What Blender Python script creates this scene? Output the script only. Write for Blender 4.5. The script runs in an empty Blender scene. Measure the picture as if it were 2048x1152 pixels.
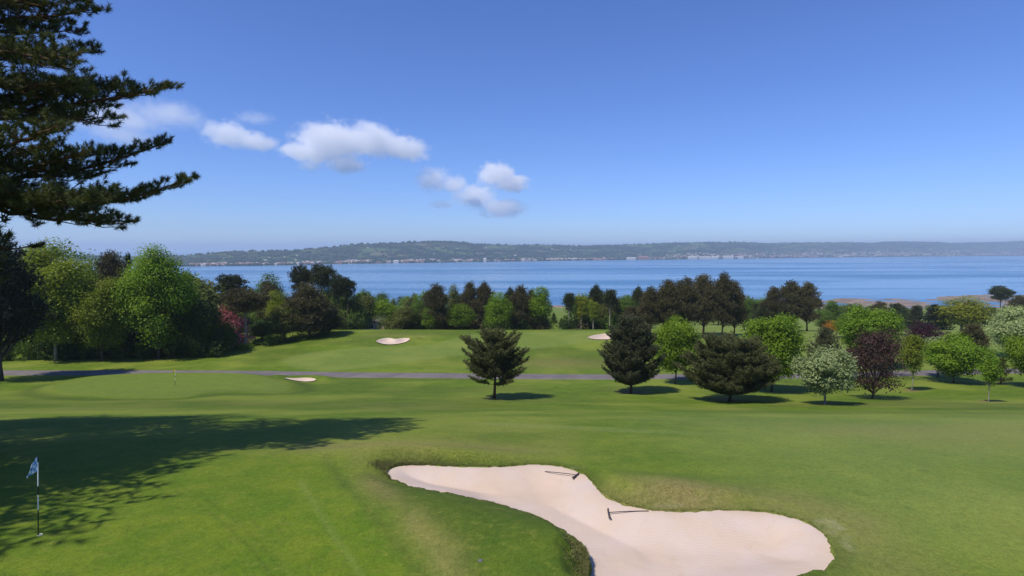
import bpy, math, random
import numpy as np
from math import sin, cos, pi, radians, sqrt, atan2

SC = bpy.context.scene
COL = SC.collection
H0 = 60.0                    # camera height above the sea (sea = 0)
F = 1138.0                   # focal length in pixels of the 2048 wide frame
PITCH = math.atan(76/1138)

# ------------------------------------------------------------------ camera
cam_d = bpy.data.cameras.new('camera'); cam = bpy.data.objects.new('camera', cam_d); COL.objects.link(cam)
cam_d.sensor_width = 36; cam_d.lens = 36*F/2048; cam_d.clip_start = .1; cam_d.clip_end = 60000
cam.location = (0, 0, H0); cam.rotation_euler = (pi/2-PITCH, 0, 0)
SC.camera = cam
# ------------------------------------------------------------------ sky, sun, exposure
SUN_AZ = radians(231); SUN_EL = radians(56)
world = bpy.data.worlds.new("World"); SC.world = world; world.use_nodes = True
_nt = world.node_tree
_sk = _nt.nodes.new('ShaderNodeTexSky'); _sk.sky_type = 'NISHITA'; _sk.sun_disc = False
_sk.sun_elevation = SUN_EL; _sk.sun_rotation = SUN_AZ
_sk.altitude = 60; _sk.air_density = 1.0; _sk.dust_density = 0.0; _sk.ozone_density = 3.0
_bg = _nt.nodes['Background']; _bg.inputs[1].default_value = 0.11
_tn = _nt.nodes.new('ShaderNodeMix'); _tn.data_type = 'RGBA'; _tn.blend_type = 'MULTIPLY'; _tn.inputs[0].default_value = 1
_tn.inputs[7].default_value = (.62, .82, 1.36, 1)
_nt.links.new(_sk.outputs[0], _tn.inputs[6]); _nt.links.new(_tn.outputs[2], _bg.inputs[0])
sun_d = bpy.data.lights.new('sun', 'SUN'); sun = bpy.data.objects.new('sun', sun_d); COL.objects.link(sun)
sun_d.energy = 5.0; sun_d.angle = radians(0.55); sun_d.color = (1, .93, .80)
_sd = np.array([sin(SUN_AZ)*cos(SUN_EL), cos(SUN_AZ)*cos(SUN_EL), sin(SUN_EL)])
from mathutils import Vector, Matrix
sun.rotation_euler = Vector(_sd).to_track_quat('Z', 'Y').to_euler()
sun.location = (-40, -30, 140)
SC.view_settings.view_transform = 'Standard'; SC.view_settings.look = 'None'
SC.view_settings.exposure = 0.0; SC.view_settings.gamma = 1.0
SC.cycles.use_denoising = True; SC.cycles.denoiser = 'OPENIMAGEDENOISE'; SC.cycles.denoising_prefilter = 'ACCURATE'; SC.cycles.denoising_input_passes = 'RGB_ALBEDO_NORMAL'
SC.cycles.max_bounces = 8; SC.cycles.transparent_max_bounces = 6; SC.cycles.volume_bounces = 7

# ------------------------------------------------------------------ helpers
def ray(px, py):
    b = -(py-576)/F
    return np.array([(px-1024)/F, cos(PITCH)+b*sin(PITCH), -sin(PITCH)+b*cos(PITCH)])
def pt(px, py, Y):           # world point at distance Y ahead
    d = ray(px, py); k = Y/d[1]
    return np.array([d[0]*k, Y, H0+d[2]*k])
def row_z(py, Y):
    d = ray(1024, py); return H0+d[2]/d[1]*Y
def xof(px, Y, py=600):
    d = ray(px, py); return d[0]/d[1]*Y
def tag(o, label=None, cat=None, group=None, kind=None):
    if label: o['label'] = label
    if cat: o['category'] = cat
    if group: o['group'] = group
    if kind: o['kind'] = kind
    return o
def empty(name, loc, label=None, cat=None, group=None, rz=0.0):
    o = bpy.data.objects.new(name, None); COL.objects.link(o)
    o.empty_display_size = .3
    o.location = loc; o.rotation_euler = (0, 0, rz)
    return tag(o, label, cat, group)
def mesh_np(name, V, faces, smooth=False, attrs=None, cattrs=None, fmat=None):
    """V (n,3); faces: list of (m,k) int arrays"""
    me = bpy.data.meshes.new(name)
    V = np.asarray(V, np.float32)
    me.vertices.add(len(V)); me.vertices.foreach_set('co', V.ravel())
    faces = [np.asarray(f, np.int32) for f in faces if len(f)]
    nl = sum(f.size for f in faces); npoly = sum(len(f) for f in faces)
    me.loops.add(nl); me.polygons.add(npoly)
    me.loops.foreach_set('vertex_index', np.concatenate([f.ravel() for f in faces]))
    tot = np.concatenate([np.full(len(f), f.shape[1], np.int32) for f in faces])
    st = np.concatenate([[0], np.cumsum(tot)[:-1]]).astype(np.int32)
    me.polygons.foreach_set('loop_start', st)
    try: me.polygons.foreach_set('loop_total', tot)
    except Exception: pass
    me.polygons.foreach_set('use_smooth', np.full(npoly, smooth, bool))
    if fmat is not None: me.polygons.foreach_set('material_index', np.asarray(fmat, np.int32))
    for k, a in (attrs or {}).items():
        at = me.attributes.new(k, 'FLOAT', 'POINT'); at.data.foreach_set('value', np.asarray(a, np.float32))
    for k, a in (cattrs or {}).items():
        at = me.attributes.new(k, 'FLOAT_COLOR', 'POINT'); at.data.foreach_set('color', np.asarray(a, np.float32).ravel())
    me.update(calc_edges=True)
    return me
def obj(name, me, mat=None, parent=None, loc=None):
    o = bpy.data.objects.new(name, me); COL.objects.link(o)
    if mat is not None:
        for m in (mat if isinstance(mat, (list, tuple)) else [mat]): me.materials.append(m)
    if parent is not None: o.parent = parent
    if loc is not None: o.location = loc
    return o
class MB:
    """collects tubes, boxes, patches into one mesh"""
    def __init__(s): s.V = []; s.F4 = []; s.F3 = []; s.n = 0
    def add(s, V, F4=None, F3=None):
        s.V.append(np.asarray(V, float))
        if F4 is not None and len(F4): s.F4.append(np.asarray(F4)+s.n)
        if F3 is not None and len(F3): s.F3.append(np.asarray(F3)+s.n)
        s.n += len(V)
    def tube(s, P, R, k=6, cap=True):
        P = np.asarray(P, float); n = len(P); R = np.broadcast_to(np.asarray(R, float), (n,))
        T = np.gradient(P, axis=0); T /= np.linalg.norm(T, axis=1, keepdims=True)+1e-9
        ref = np.array([0, 0, 1.]) if abs(T[0][2]) < .9 else np.array([1., 0, 0])
        A = np.cross(T, ref); A /= np.linalg.norm(A, axis=1, keepdims=True)+1e-9
        B = np.cross(T, A)
        th = np.arange(k)*2*pi/k
        V = P[:, None]+R[:, None, None]*(np.cos(th)[None, :, None]*A[:, None]+np.sin(th)[None, :, None]*B[:, None])
        V = V.reshape(-1, 3)
        i = np.arange(n-1)[:, None]*k; j = np.arange(k)[None]; j2 = (j+1) % k
        F4 = np.stack([i+j, i+j2, i+k+j2, i+k+j], -1).reshape(-1, 4)
        F3 = []
        if cap:
            V = np.vstack([V, P[0], P[-1]]); a = n*k
            for q in range(k):
                F3.append([a, (q+1) % k, q]); F3.append([a+1, (n-1)*k+q, (n-1)*k+(q+1) % k])
        s.add(V, F4, F3)
    def box(s, c, d, rz=0.0):
        x, y, z = np.array(d)/2.
        V = np.array([[-x,-y,-z],[x,-y,-z],[x,y,-z],[-x,y,-z],[-x,-y,z],[x,-y,z],[x,y,z],[-x,y,z]])
        cr, sr = cos(rz), sin(rz)
        V = V@np.array([[cr, sr, 0], [-sr, cr, 0], [0, 0, 1]])+np.array(c)
        s.add(V, [[0,3,2,1],[4,5,6,7],[0,1,5,4],[1,2,6,5],[2,3,7,6],[3,0,4,7]])
    def mesh(s, name, smooth=False):
        V = np.vstack(s.V)
        fs = []
        if s.F4: fs.append(np.vstack(s.F4))
        if s.F3: fs.append(np.vstack(s.F3))
        return mesh_np(name, V, fs, smooth)

def _hash(ix, iy, seed):
    h = (ix.astype(np.int64)*374761393+iy.astype(np.int64)*668265263+seed*1442695041) & 0xffffffff
    h = ((h ^ (h >> 13))*1274126177) & 0xffffffff
    return ((h ^ (h >> 16)) & 0xffff)/65535.0
def vnoise(x, y, seed=0):
    x = np.asarray(x, float); y = np.asarray(y, float)
    ix = np.floor(x); iy = np.floor(y); fx = x-ix; fy = y-iy
    fx = fx*fx*(3-2*fx); fy = fy*fy*(3-2*fy)
    a = _hash(ix, iy, seed); b = _hash(ix+1, iy, seed); c = _hash(ix, iy+1, seed); d = _hash(ix+1, iy+1, seed)
    return (a*(1-fx)+b*fx)*(1-fy)+(c*(1-fx)+d*fx)*fy
def fbm(x, y, oct=3, seed=0):
    s = 0; a = .5; t = 0
    for k in range(oct):
        s = s+a*vnoise(x*2**k, y*2**k, seed+k); t += a; a *= .5
    return s/t
def sstep(a, b, x):
    t = np.clip((x-a)/(b-a), 0, 1); return t*t*(3-2*t)

# ------------------------------------------------------------------ terrain
_Yk = [-80, 0, 8, 12, 16, 20, 25, 32, 40, 50, 60, 70, 80, 88, 95, 105, 115, 130, 150, 170, 200, 300, 450, 600, 700, 900, 1500]
_C = [-6.8, -7.1, -7.3, -7.4, -7.45, -7.65, -8.35, -9.7, -11.7, -14.1, -16.1, -17.6, -18.6, -19.15, -19.2, -19.05, -18.65, -18.15, -21.2, -23.6, -27, -36, -48, -59.6, -60.8, -64, -70]
_L = [-6.6, -7.0, -7.25, -7.4, -7.45, -7.65, -8.35, -9.7, -11.7, -14.1, -16.1, -17.6, -18.7, -19.2, -19.4, -19.7, -19.9, -20.3, -21.8, -23.8, -27, -36, -48, -59.6, -60.8, -64, -70]
_R = [-6.8, -7.1, -7.3, -7.4, -7.45, -7.65, -8.35, -9.7, -11.7, -14.1, -16.1, -17.6, -18.5, -19.1, -19.5, -20.0, -20.4, -21.1, -22.4, -24.0, -28.5, -37.5, -50, -59.93, -59.93, -64, -70]
_yy = np.concatenate([np.linspace(-80, 8, 60, endpoint=False), np.exp(np.linspace(math.log(8), math.log(1500), 900))])
def _prof(z):
    p = np.interp(_yy, _Yk, z)
    k = np.hanning(31); k /= k.sum()
    return np.convolve(np.pad(p, 15, 'edge'), k, 'valid')
_PC, _PL, _PR = _prof(_C), _prof(_L), _prof(_R)
def base_z(X, Y):
    X = np.asarray(X, float); Y = np.asarray(Y, float)
    px = 1024+F*X/np.maximum(Y, 12)
    wl = 1-sstep(300, 700, px); wr = sstep(1200, 1520, px)
    c = np.interp(Y, _yy, _PC); l = np.interp(Y, _yy, _PL); r = np.interp(Y, _yy, _PR)
    z = c*(1-wl-wr)+l*wl+r*wr
    # slight roll and the tilt of the near green towards the far bank
    z = z+.35*(fbm(X/28+3, Y/28, 2, 5)-.5)*sstep(22, 50, Y)
    z = z+.10*(fbm(X/7, Y/7, 2, 9)-.5)*sstep(10, 30, Y)
    return H0+z
_ts = np.exp(np.linspace(math.log(6), math.log(900), 3000))
def hit(px, py, fn=None):
    fn = fn or base_z
    d = ray(px, py)/ray(px, py)[1]
    g = fn(d[0]*_ts, _ts); r = H0+d[2]*_ts
    i = np.argmax(r < g)
    if r[i] >= g[i]: i = len(_ts)-1
    if i > 0:
        a = (r[i-1]-g[i-1]); b = (g[i]-r[i]); t = _ts[i-1]+(_ts[i]-_ts[i-1])*a/(a+b+1e-9)
    else: t = _ts[0]
    return np.array([d[0]*t, t])
def poly_px(pts): return np.array([hit(*p) for p in pts])
def smooth_poly(P, n=4):
    for _ in range(n):
        Q = np.roll(P, -1, 0); P = np.stack([.75*P+.25*Q, .25*P+.75*Q], 1).reshape(-1, 2)
    return P
def sdist(X, Y, P):
    """signed distance to closed polygon P, negative inside"""
    d2 = np.full(X.shape, 1e18); ins = np.zeros(X.shape, bool)
    n = len(P)
    for i in range(n):
        a = P[i]; b = P[(i+1) % n]; e = b-a
        wx = X-a[0]; wy = Y-a[1]
        t = np.clip((wx*e[0]+wy*e[1])/(e@e+1e-12), 0, 1)
        d2 = np.minimum(d2, (wx-e[0]*t)**2+(wy-e[1]*t)**2)
        c = (a[1] > Y) != (b[1] > Y)
        with np.errstate(divide='ignore', invalid='ignore'):
            xi = a[0]+(Y-a[1])*e[0]/(e[1] if abs(e[1]) > 1e-12 else 1e-12)
        ins ^= c & (X < xi)
    d = np.sqrt(d2)
    return np.where(ins, -d, d)
def sd_box(X, Y, P, far=6.0):
    """signed distance only near the polygon, elsewhere +far"""
    out = np.full(X.shape, far)
    m = (X > P[:, 0].min()-far) & (X < P[:, 0].max()+far) & (Y > P[:, 1].min()-far) & (Y < P[:, 1].max()+far)
    if m.any(): out[m] = sdist(X[m], Y[m], P)
    return out
# main bunker: outline on the ground
BK_PX = [(766,948),(778,934),(800,928),(850,926),(900,930),(960,932),(1010,930),(1060,926),(1110,928),(1150,937),(1178,950),(1190,965),(1198,980),(1228,998),(1262,1009),(1300,1017),(1380,1020),(1450,1017),(1530,1019),(1590,1032),(1632,1050),(1662,1080),(1674,1110),(1666,1134),(1620,1146),(1560,1160),(1480,1190),(1380,1215),(1280,1215),(1200,1190),(1168,1160),(1176,1112),(1155,1080),(1110,1050),(1060,1025),(990,1005),(930,992),(860,980),(800,967)]
BK = smooth_poly(poly_px(BK_PX), 2)
# direction-dependent lip: steep grass bank on the near-left side, low lip at the far side
def gauss(X, Y, c, s, a, rot=0.0):
    dx = X-c[0]; dy = Y-c[1]; cr, sr = cos(rot), sin(rot)
    u = dx*cr+dy*sr; v = -dx*sr+dy*cr
    return a*np.exp(-.5*((u/s[0])**2+(v/s[1])**2))
_mA = hit(838, 912); _mA2 = hit(760, 920); _mB = hit(1310, 985); _mC = hit(960, 1065); _mC2 = hit(1110, 1120); _mC3 = hit(760, 985); _mR = hit(1700, 1060)
G2 = smooth_poly(poly_px([(95,785),(140,769),(200,760),(280,755),(360,753),(450,753),(520,758),(560,768),(590,783),(520,785),(440,784),(400,788),(360,794),(260,795),(160,793)]), 2)
B_FAR = [
 ('heart', [(750,683),(765,679),(780,678),(790,681),(806,678),(823,679),(812,685),(795,689),(775,690),(758,687)]),
 ('right', [(1172,676),(1190,672),(1212,669),(1230,672),(1225,679),(1205,680),(1185,679)]),
 ('near',  [(564,760.5),(590,759.5),(612,758.5),(633,760),(630,762.5),(615,764.5),(590,763.5)]),
 ('behind', [(1700,661),(1722,658),(1742,659),(1742,664),(1720,665)])]
FARP = [smooth_poly(poly_px(p), 2) for n, p in B_FAR]
_g2c = G2.mean(0)
def terr(X, Y):
    X = np.asarray(X, float); Y = np.asarray(Y, float)
    z = base_z(X, Y)
    # second green: a raised platform
    d = sd_box(X, Y, G2, 9.0)
    plat = base_z(X*0+_g2c[0], Y*0+_g2c[1])+.46-.088*(Y-_g2c[1])-.012*(X-_g2c[0])
    w = 1-sstep(.2, 3.6, d)
    z = z*(1-w)+(plat+.02*np.abs(X-_g2c[0])*0)*w
    m = (Y > 6) & (Y < 34) & (np.abs(X) < 26)
    if m.any():
        x = X[m]; y = Y[m]; q = z[m]
        s = sdist(x, y, BK)+.16*(fbm(x/.22, y/.22, 2, 55)-.5)
        add = gauss(x, y, _mA, (2.6, .75), .45, -.05)+gauss(x, y, _mA2, (.9, .9), .10)
        add = add+gauss(x, y, _mB, (2.2, 1.0), .40, -.3)+gauss(x, y, _mC, (2.6, 1.1), .42, -.55)+gauss(x, y, _mC2, (1.2, 1.0), .30, -.6)+gauss(x, y, _mC3, (1.2, 1.4), .10)
        q = q+add*sstep(-.02, .75, s)
        q = q-1.15*sstep(0.02, .30, -s)
        z = z.copy(); z[m] = q
    for k, P in enumerate(FARP):
        s = sd_box(X, Y, P, 5.0)
        c = P.mean(0)
        z = z+.45*np.exp(-((s-1.3)/1.3)**2)*sstep(-.5, 1.5, (Y-c[1]))*(s > -1)
        z = z-.5*sstep(-.1, .9, -s)
    return z
# mud flats
def mudmask(X, Y):
    px = 1024+F*X/np.maximum(Y, 12)
    lim = np.interp(px, [1000, 1105, 1600, 1680, 1760, 1850, 1940, 2048, 2400], [600, 640, 650, 735, 715, 735, 790, 800, 820])
    return lim
def ground_z(X, Y):
    z = terr(X, Y)
    m = (Y > 520)
    if np.any(m):
        x = X[m]; y = Y[m]; lim = mudmask(x, y)
        n = fbm(x/26+9, y/60, 4, 21)-.5+.5*(vnoise(x/60+4, y/11, 77)-.5)
        flat = .06+.55*n
        ramp = sstep(545, 575, y)
        q = z[m]*(1-ramp)+flat*ramp
        q = q-3*sstep(lim-25, lim+25, y+60*n)
        z = z.copy(); z[m] = q
    return z

def gpt(px, py):
    p = hit(px, py, terr); return np.array([p[0], p[1], float(terr(p[0:1], p[1:2])[0])])
def gz(X, Y): return float(ground_z(np.array([X]), np.array([Y]))[0])

# ------------------------------------------------------------------ material helpers
def new_mat(name):
    m = bpy.data.materials.new(name); m.use_nodes = True
    nt = m.node_tree
    for n in list(nt.nodes): nt.nodes.remove(n)
    out = nt.nodes.new('ShaderNodeOutputMaterial')
    return m, nt, out
def N(nt, t, **kw):
    n = nt.nodes.new(t)
    for k, v in kw.items(): setattr(n, k, v)
    return n
def setin(nt, n, i, v):
    if hasattr(v, 'is_linked') or isinstance(v, bpy.types.NodeSocket): nt.links.new(v, n.inputs[i])
    else: n.inputs[i].default_value = v
def math_(nt, op, a, b=0.0, clamp=False):
    n = N(nt, 'ShaderNodeMath', operation=op); n.use_clamp = clamp
    setin(nt, n, 0, a); setin(nt, n, 1, b); return n.outputs[0]
def mixc(nt, f, a, b, mode='MIX'):
    n = N(nt, 'ShaderNodeMix', data_type='RGBA', blend_type=mode)
    setin(nt, n, 0, f); setin(nt, n, 6, a); setin(nt, n, 7, b); return n.outputs[2]
def c4(c): return (c[0], c[1], c[2], 1)
def noise(nt, scale, detail=3, rough=.55, vec=None, dist=0.0):
    n = N(nt, 'ShaderNodeTexNoise'); n.inputs['Scale'].default_value = scale; n.inputs['Detail'].default_value = detail
    n.inputs['Roughness'].default_value = rough; n.inputs['Distortion'].default_value = dist
    if vec is not None: nt.links.new(vec, n.inputs['Vector'])
    return n.outputs[0]
def ramp(nt, f, a, b):
    n = N(nt, 'ShaderNodeMapRange'); n.interpolation_type = 'SMOOTHSTEP'
    setin(nt, n, 0, f); n.inputs[1].default_value = a; n.inputs[2].default_value = b; return n.outputs[0]
def geo_pos(nt): return N(nt, 'ShaderNodeNewGeometry').outputs['Position']
def scaled(nt, vec, s):
    m = N(nt, 'ShaderNodeMapping'); nt.links.new(vec, m.inputs[0]); m.inputs['Scale'].default_value = s; return m.outputs[0]
def princ(nt, out, col, rough=.7, spec=.3, normal=None):
    p = N(nt, 'ShaderNodeBsdfPrincipled'); setin(nt, p, 'Base Color', col); setin(nt, p, 'Roughness', rough)
    p.inputs['Specular IOR Level'].default_value = spec
    if normal is not None: nt.links.new(normal, p.inputs['Normal'])
    nt.links.new(p.outputs[0], out.inputs[0]); return p
def bump(nt, h, strength, dist):
    b = N(nt, 'ShaderNodeBump'); b.inputs['Strength'].default_value = strength; b.inputs['Distance'].default_value = dist
    nt.links.new(h, b.inputs['Height']); return b.outputs[0]
def simple_mat(name, col, rough=.6, spec=.3, var=.15, scale=8.0, metal=0.0):
    m, nt, out = new_mat(name)
    n = noise(nt, scale, 4)
    c = mixc(nt, n, c4([x*(1-var) for x in col]), c4([min(1, x*(1+var)) for x in col]))
    p = princ(nt, out, c, rough, spec); p.inputs['Metallic'].default_value = metal
    return m
def leaf_mat(name, col, trans=.3, var=.28, hue=.02, spec=.18):
    m, nt, out = new_mat(name)
    a = N(nt, 'ShaderNodeAttribute', attribute_name='tint')
    oi = N(nt, 'ShaderNodeObjectInfo')
    hs = N(nt, 'ShaderNodeHueSaturation')
    hs.inputs['Color'].default_value = c4([x*.88 for x in col])
    v = math_(nt, 'MULTIPLY_ADD', a.outputs['Fac'], 2*var); nt.nodes[-1].inputs[2].default_value = 1-var
    r = math_(nt, 'MULTIPLY_ADD', oi.outputs['Random'], .3); nt.nodes[-1].inputs[2].default_value = .85
    vv = math_(nt, 'MULTIPLY', v, r); nt.links.new(vv, hs.inputs['Value'])
    h = math_(nt, 'MULTIPLY_ADD', a.outputs['Fac'], -hue*1.5); nt.nodes[-1].inputs[2].default_value = .5+hue*.75
    nt.links.new(h, hs.inputs['Hue'])
    p = N(nt, 'ShaderNodeBsdfPrincipled'); nt.links.new(hs.outputs[0], p.inputs['Base Color'])
    p.inputs['Roughness'].default_value = .55; p.inputs['Specular IOR Level'].default_value = spec
    t = N(nt, 'ShaderNodeBsdfTranslucent')
    tc = mixc(nt, 1.0, hs.outputs[0], (1.25, 1.25, .6, 1), 'MULTIPLY'); nt.links.new(tc, t.inputs[0])
    mx = N(nt, 'ShaderNodeMixShader'); mx.inputs[0].default_value = trans
    nt.links.new(p.outputs[0], mx.inputs[1]); nt.links.new(t.outputs[0], mx.inputs[2])
    nt.links.new(mx.outputs[0], out.inputs[0])
    return m
def bark_mat(name, a, b, scale=3.0):
    m, nt, out = new_mat(name)
    p = N(nt, 'ShaderNodeTexCoord').outputs['Object']
    n = noise(nt, scale, 5, .65, scaled(nt, p, (3, 3, .7)))
    c = mixc(nt, ramp(nt, n, .3, .7), c4(a), c4(b))
    princ(nt, out, c, .9, .1, bump(nt, n, .7, .05)); return m

# ------------------------------------------------------------------ ground sheet
def stripe_field(X, Y):
    return None
def build_ground():
    Yr = [-80, -50, -30, -18, -10, -4, 1, 4.5]
    y = 6.0
    while y < 760:
        Yr.append(y)
        y += max(.05, .0043*y) if y < 160 else .014*y
    Yr += [790, 850, 930, 1100]
    Yr = np.array(Yr)
    nc = 900
    u = np.linspace(-1, 1, nc)
    ue = 1+np.linspace(.05, 1, 26)**2.2*60
    U = np.concatenate([-ue[::-1], u, ue])
    W = np.where(Yr < 6, 14.5, 8.2+1.05*Yr)
    core = np.abs(U) <= 1
    X = U[None, :]*W[:, None]
    ex = np.where(U > 1, W[:, None]+(np.abs(U)[None]-1)*(40+0*W[:, None]), np.where(U < -1, -W[:, None]-(np.abs(U)[None]-1)*40, X))
    X = ex; Yg = np.broadcast_to(Yr[:, None], X.shape).copy()
    Z = ground_z(X, Yg)
    nr, ncx = X.shape
    V = np.stack([X, Yg, Z], -1).reshape(-1, 3)
    i = np.arange(nr-1)[:, None]*ncx+np.arange(ncx-1)[None]
    Fq = np.stack([i, i+1, i+ncx+1, i+ncx], -1).reshape(-1, 4)
    # zones ------------------------------------------------
    g1 = smooth_poly(poly_px([(-500,900),(100,882),(350,876),(500,880),(590,890),(630,912),(655,950),(690,1000),(730,1050),(775,1100),(830,1170),(860,1300),(-500,1300)]), 2)
    g3 = smooth_poly(poly_px([(560,727),(572,716),(620,704),(700,697),(735,694),(850,692),(900,680),(960,664),(1200,661),(1250,668),(1180,686),(1050,700),(900,712),(780,729),(690,741),(610,741)]), 2)
    def zone(P, w, off=0.0):
        return 1-sstep(-w, w, sd_box(X, Yg, P, 8.0)-off)
    n1 = fbm(X/1.7, Yg/1.7, 3, 3); n2 = fbm(X/9, Yg/9, 3, 14)
    green = np.maximum.reduce([zone(g1, .35), zone(G2, .5)])
    # dry / worn bank
    sb = sd_box(X, Yg, BK, 6.0)
    dryband = np.exp(-((sd_box(X, Yg, g1, 6.0)-.95)/.5)**2)*sstep(10, 12, Yg)*sstep(-6.5, -4.6, X)*(Yg < 23)
    dA = gauss(X, Yg, hit(800, 900), (3.2, 1.0), 1.0, -.03)
    dB = gauss(X, Yg, hit(1330, 1000), (2.6, .8), 1.0, -.12)
    dR = gauss(X, Yg, hit(1715, 1080), (.9, 2.2), .8)
    dD = gauss(X, Yg, hit(1130, 728), (9, 3.5), .7)+gauss(X, Yg, hit(800, 672), (7, 2), .5)
    dry = np.clip(dryband*(.0+.9*n1)+dA*(.3+.9*n1)+dB*(.3+.9*n1)+dR*n1+dD*(.3+.5*n2)+.25*np.clip(n2-.55, 0, 1)*4*sstep(15, 25, Yg)*(Yg < 60), 0, 1)
    # rough, dark grass
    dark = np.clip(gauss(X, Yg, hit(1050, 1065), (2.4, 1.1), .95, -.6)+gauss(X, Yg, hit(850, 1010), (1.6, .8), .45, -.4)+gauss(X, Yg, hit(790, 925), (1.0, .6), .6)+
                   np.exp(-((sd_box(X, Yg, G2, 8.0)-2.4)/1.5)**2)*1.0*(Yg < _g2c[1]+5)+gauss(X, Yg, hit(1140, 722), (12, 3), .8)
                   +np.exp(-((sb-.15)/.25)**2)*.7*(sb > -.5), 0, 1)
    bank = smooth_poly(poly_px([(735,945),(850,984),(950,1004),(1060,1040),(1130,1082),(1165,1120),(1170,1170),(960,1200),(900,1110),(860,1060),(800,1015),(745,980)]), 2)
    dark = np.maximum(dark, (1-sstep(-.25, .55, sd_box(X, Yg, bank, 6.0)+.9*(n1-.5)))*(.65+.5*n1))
    dark = np.maximum(dark, .55*np.exp(-((sd_box(X, Yg, g1, 6.0)-.25)/.22)**2)*(Yg < 22)*(X > -7))
    dark = np.maximum(dark, sstep(.52, .7, fbm(X/14+5, Yg/6, 3, 31))*sstep(24, 40, Yg)*.55)
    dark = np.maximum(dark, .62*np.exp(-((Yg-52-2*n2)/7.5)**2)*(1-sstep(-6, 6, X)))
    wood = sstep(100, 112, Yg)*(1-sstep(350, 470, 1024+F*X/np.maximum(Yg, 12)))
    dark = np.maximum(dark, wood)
    # bare earth rings round young trees, sand spill by the bunker edge
    dirt = np.zeros_like(X)
    for (px, py, r) in ((1823, 781, 1.0), (1977, 803, .95), (1261, 784, 1.9), (1645, 808, .7), (987, 796, 1.0), (1459, 799, 1.5), (2005, 766, 1.0)):
        c = gpt(px, py); q = np.hypot(X-c[0], (Yg-c[1]))
        dirt = np.maximum(dirt, (1-sstep(r*.6, r*1.15, q+.5*(n1-.5)))*.85)
    spill = np.clip(gauss(X, Yg, hit(1662, 1055), (.35, .5), 1.0)+gauss(X, Yg, hit(1160, 936), (.7, .12), .9)+gauss(X, Yg, hit(1330, 1014), (.9, .10), .9)+gauss(X, Yg, hit(1690, 1085), (.22, .7), .75), 0, 1)
    spill = .15*sstep(.45, .95, spill*(.25+1.1*fbm(X/.22, Yg/.22, 4, 8)))*(sb < 1.2)*(sb > -.3)
    mud = sstep(545, 572, Yg)
    light = np.zeros_like(X)
    strip = poly_px([(900, 846), (1000, 848), (1200, 858), (1450, 870), (1700, 884), (1900, 897), (2100, 912)])
    for k in range(len(strip)-1):
        a = strip[k]; b = strip[k+1]; e = b-a
        t = np.clip(((X-a[0])*e[0]+(Yg-a[1])*e[1])/(e@e), 0, 1)
        q = np.hypot(X-a[0]-e[0]*t, Yg-a[1]-e[1]*t)
        light = np.maximum(light, 1-sstep(.5, .95, q+.3*(n1-.5)))
    light *= sstep(-3.5, 0, X)*.7
    light = np.maximum(light, .7*zone(g3, .8)); light = np.maximum(light, .5*zone(G2, .5)); light = np.maximum(light, .45*np.exp(-((sd_box(X, Yg, g1, 6.0)+.9)/.10)**2)*(Yg < 20)*(X > -7)*(X < 0)); light = np.maximum(light, .75*sstep(97, 112, Yg)*sstep(30, 45, X))
    light = np.maximum(light, .85*sstep(3, 12, X)*sstep(11, 15, Yg)*(1-sstep(30, 48, Yg))*(.5+.8*n2))
    for ln, wd, am in (([(300, 950), (380, 995), (440, 1040), (500, 1095), (550, 1160)], .05, .45), ([(318, 948), (402, 992), (464, 1036), (524, 1090), (575, 1156)], .05, .35), ([(980, 826), (1030, 838), (1120, 846)], .3, .3)):
        L_ = poly_px(ln)
        for k in range(len(L_)-1):
            a = L_[k]; e = L_[k+1]-a; t = np.clip(((X-a[0])*e[0]+(Yg-a[1])*e[1])/(e@e), 0, 1)
            dark = np.maximum(dark, am*n1*1.4*np.exp(-(np.hypot(X-a[0]-e[0]*t, Yg-a[1]-e[1]*t)/wd)**2))
    dark = np.clip(dark, 0, 1)
    strp = .5+.5*np.sin((Yg-.15*X)*2*pi/5.6)
    strpm = .35*sstep(30, 40, Yg)*(1-sstep(90, 95, Yg))*sstep(-4, 4, X)*sstep(.3,.6,fbm(X/20,Yg/20,2,88))+sstep(92, 96, Yg)*(1-sstep(180, 260, Yg))*1.2*sstep(30, 40, X)
    bandx = np.where(Yg > 92, .5+.5*np.sin((X*.75-Yg*.66)*2*pi/13.), strp)
    stripe = sstep(.35, .65, bandx+.25*(n2-.5))*np.clip(strpm, 0, 1)
    # worn ball/tyre lines on the green
    m1 = np.stack([green, dry, dark, dirt], -1); m2 = np.stack([light, mud, stripe, spill], -1)
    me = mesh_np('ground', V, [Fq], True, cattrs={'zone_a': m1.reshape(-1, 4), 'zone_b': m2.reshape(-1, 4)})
    # material
    m, nt, out = new_mat('turf')
    A = N(nt, 'ShaderNodeAttribute', attribute_name='zone_a'); B = N(nt, 'ShaderNodeAttribute', attribute_name='zone_b')
    sa = N(nt, 'ShaderNodeSeparateColor'); nt.links.new(A.outputs['Color'], sa.inputs[0])
    sb_ = N(nt, 'ShaderNodeSeparateColor'); nt.links.new(B.outputs['Color'], sb_.inputs[0])
    pos = geo_pos(nt)
    nL = noise(nt, .11, 3, .5, pos); nM = noise(nt, .9, 4, .6, pos, .4); nS = noise(nt, 6.5, 4, .75, pos); nF = noise(nt, 21, 3, .85, pos)
    nst = noise(nt, 3.0, 4, .65, scaled(nt, pos, (.5, 2.2, 1)))
    rough_c = mixc(nt, ramp(nt, nM, .3, .72), c4((.078, .152, .010)), c4((.140, .206, .015)))
    rough_c = mixc(nt, ramp(nt, nL, .38, .68), rough_c, c4((.200, .250, .032)))
    green_c = mixc(nt, ramp(nt, nM, .3, .7), c4((.100, .176, .011)), c4((.155, .212, .016)))
    c = mixc(nt, sa.outputs[0], rough_c, green_c)
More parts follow.
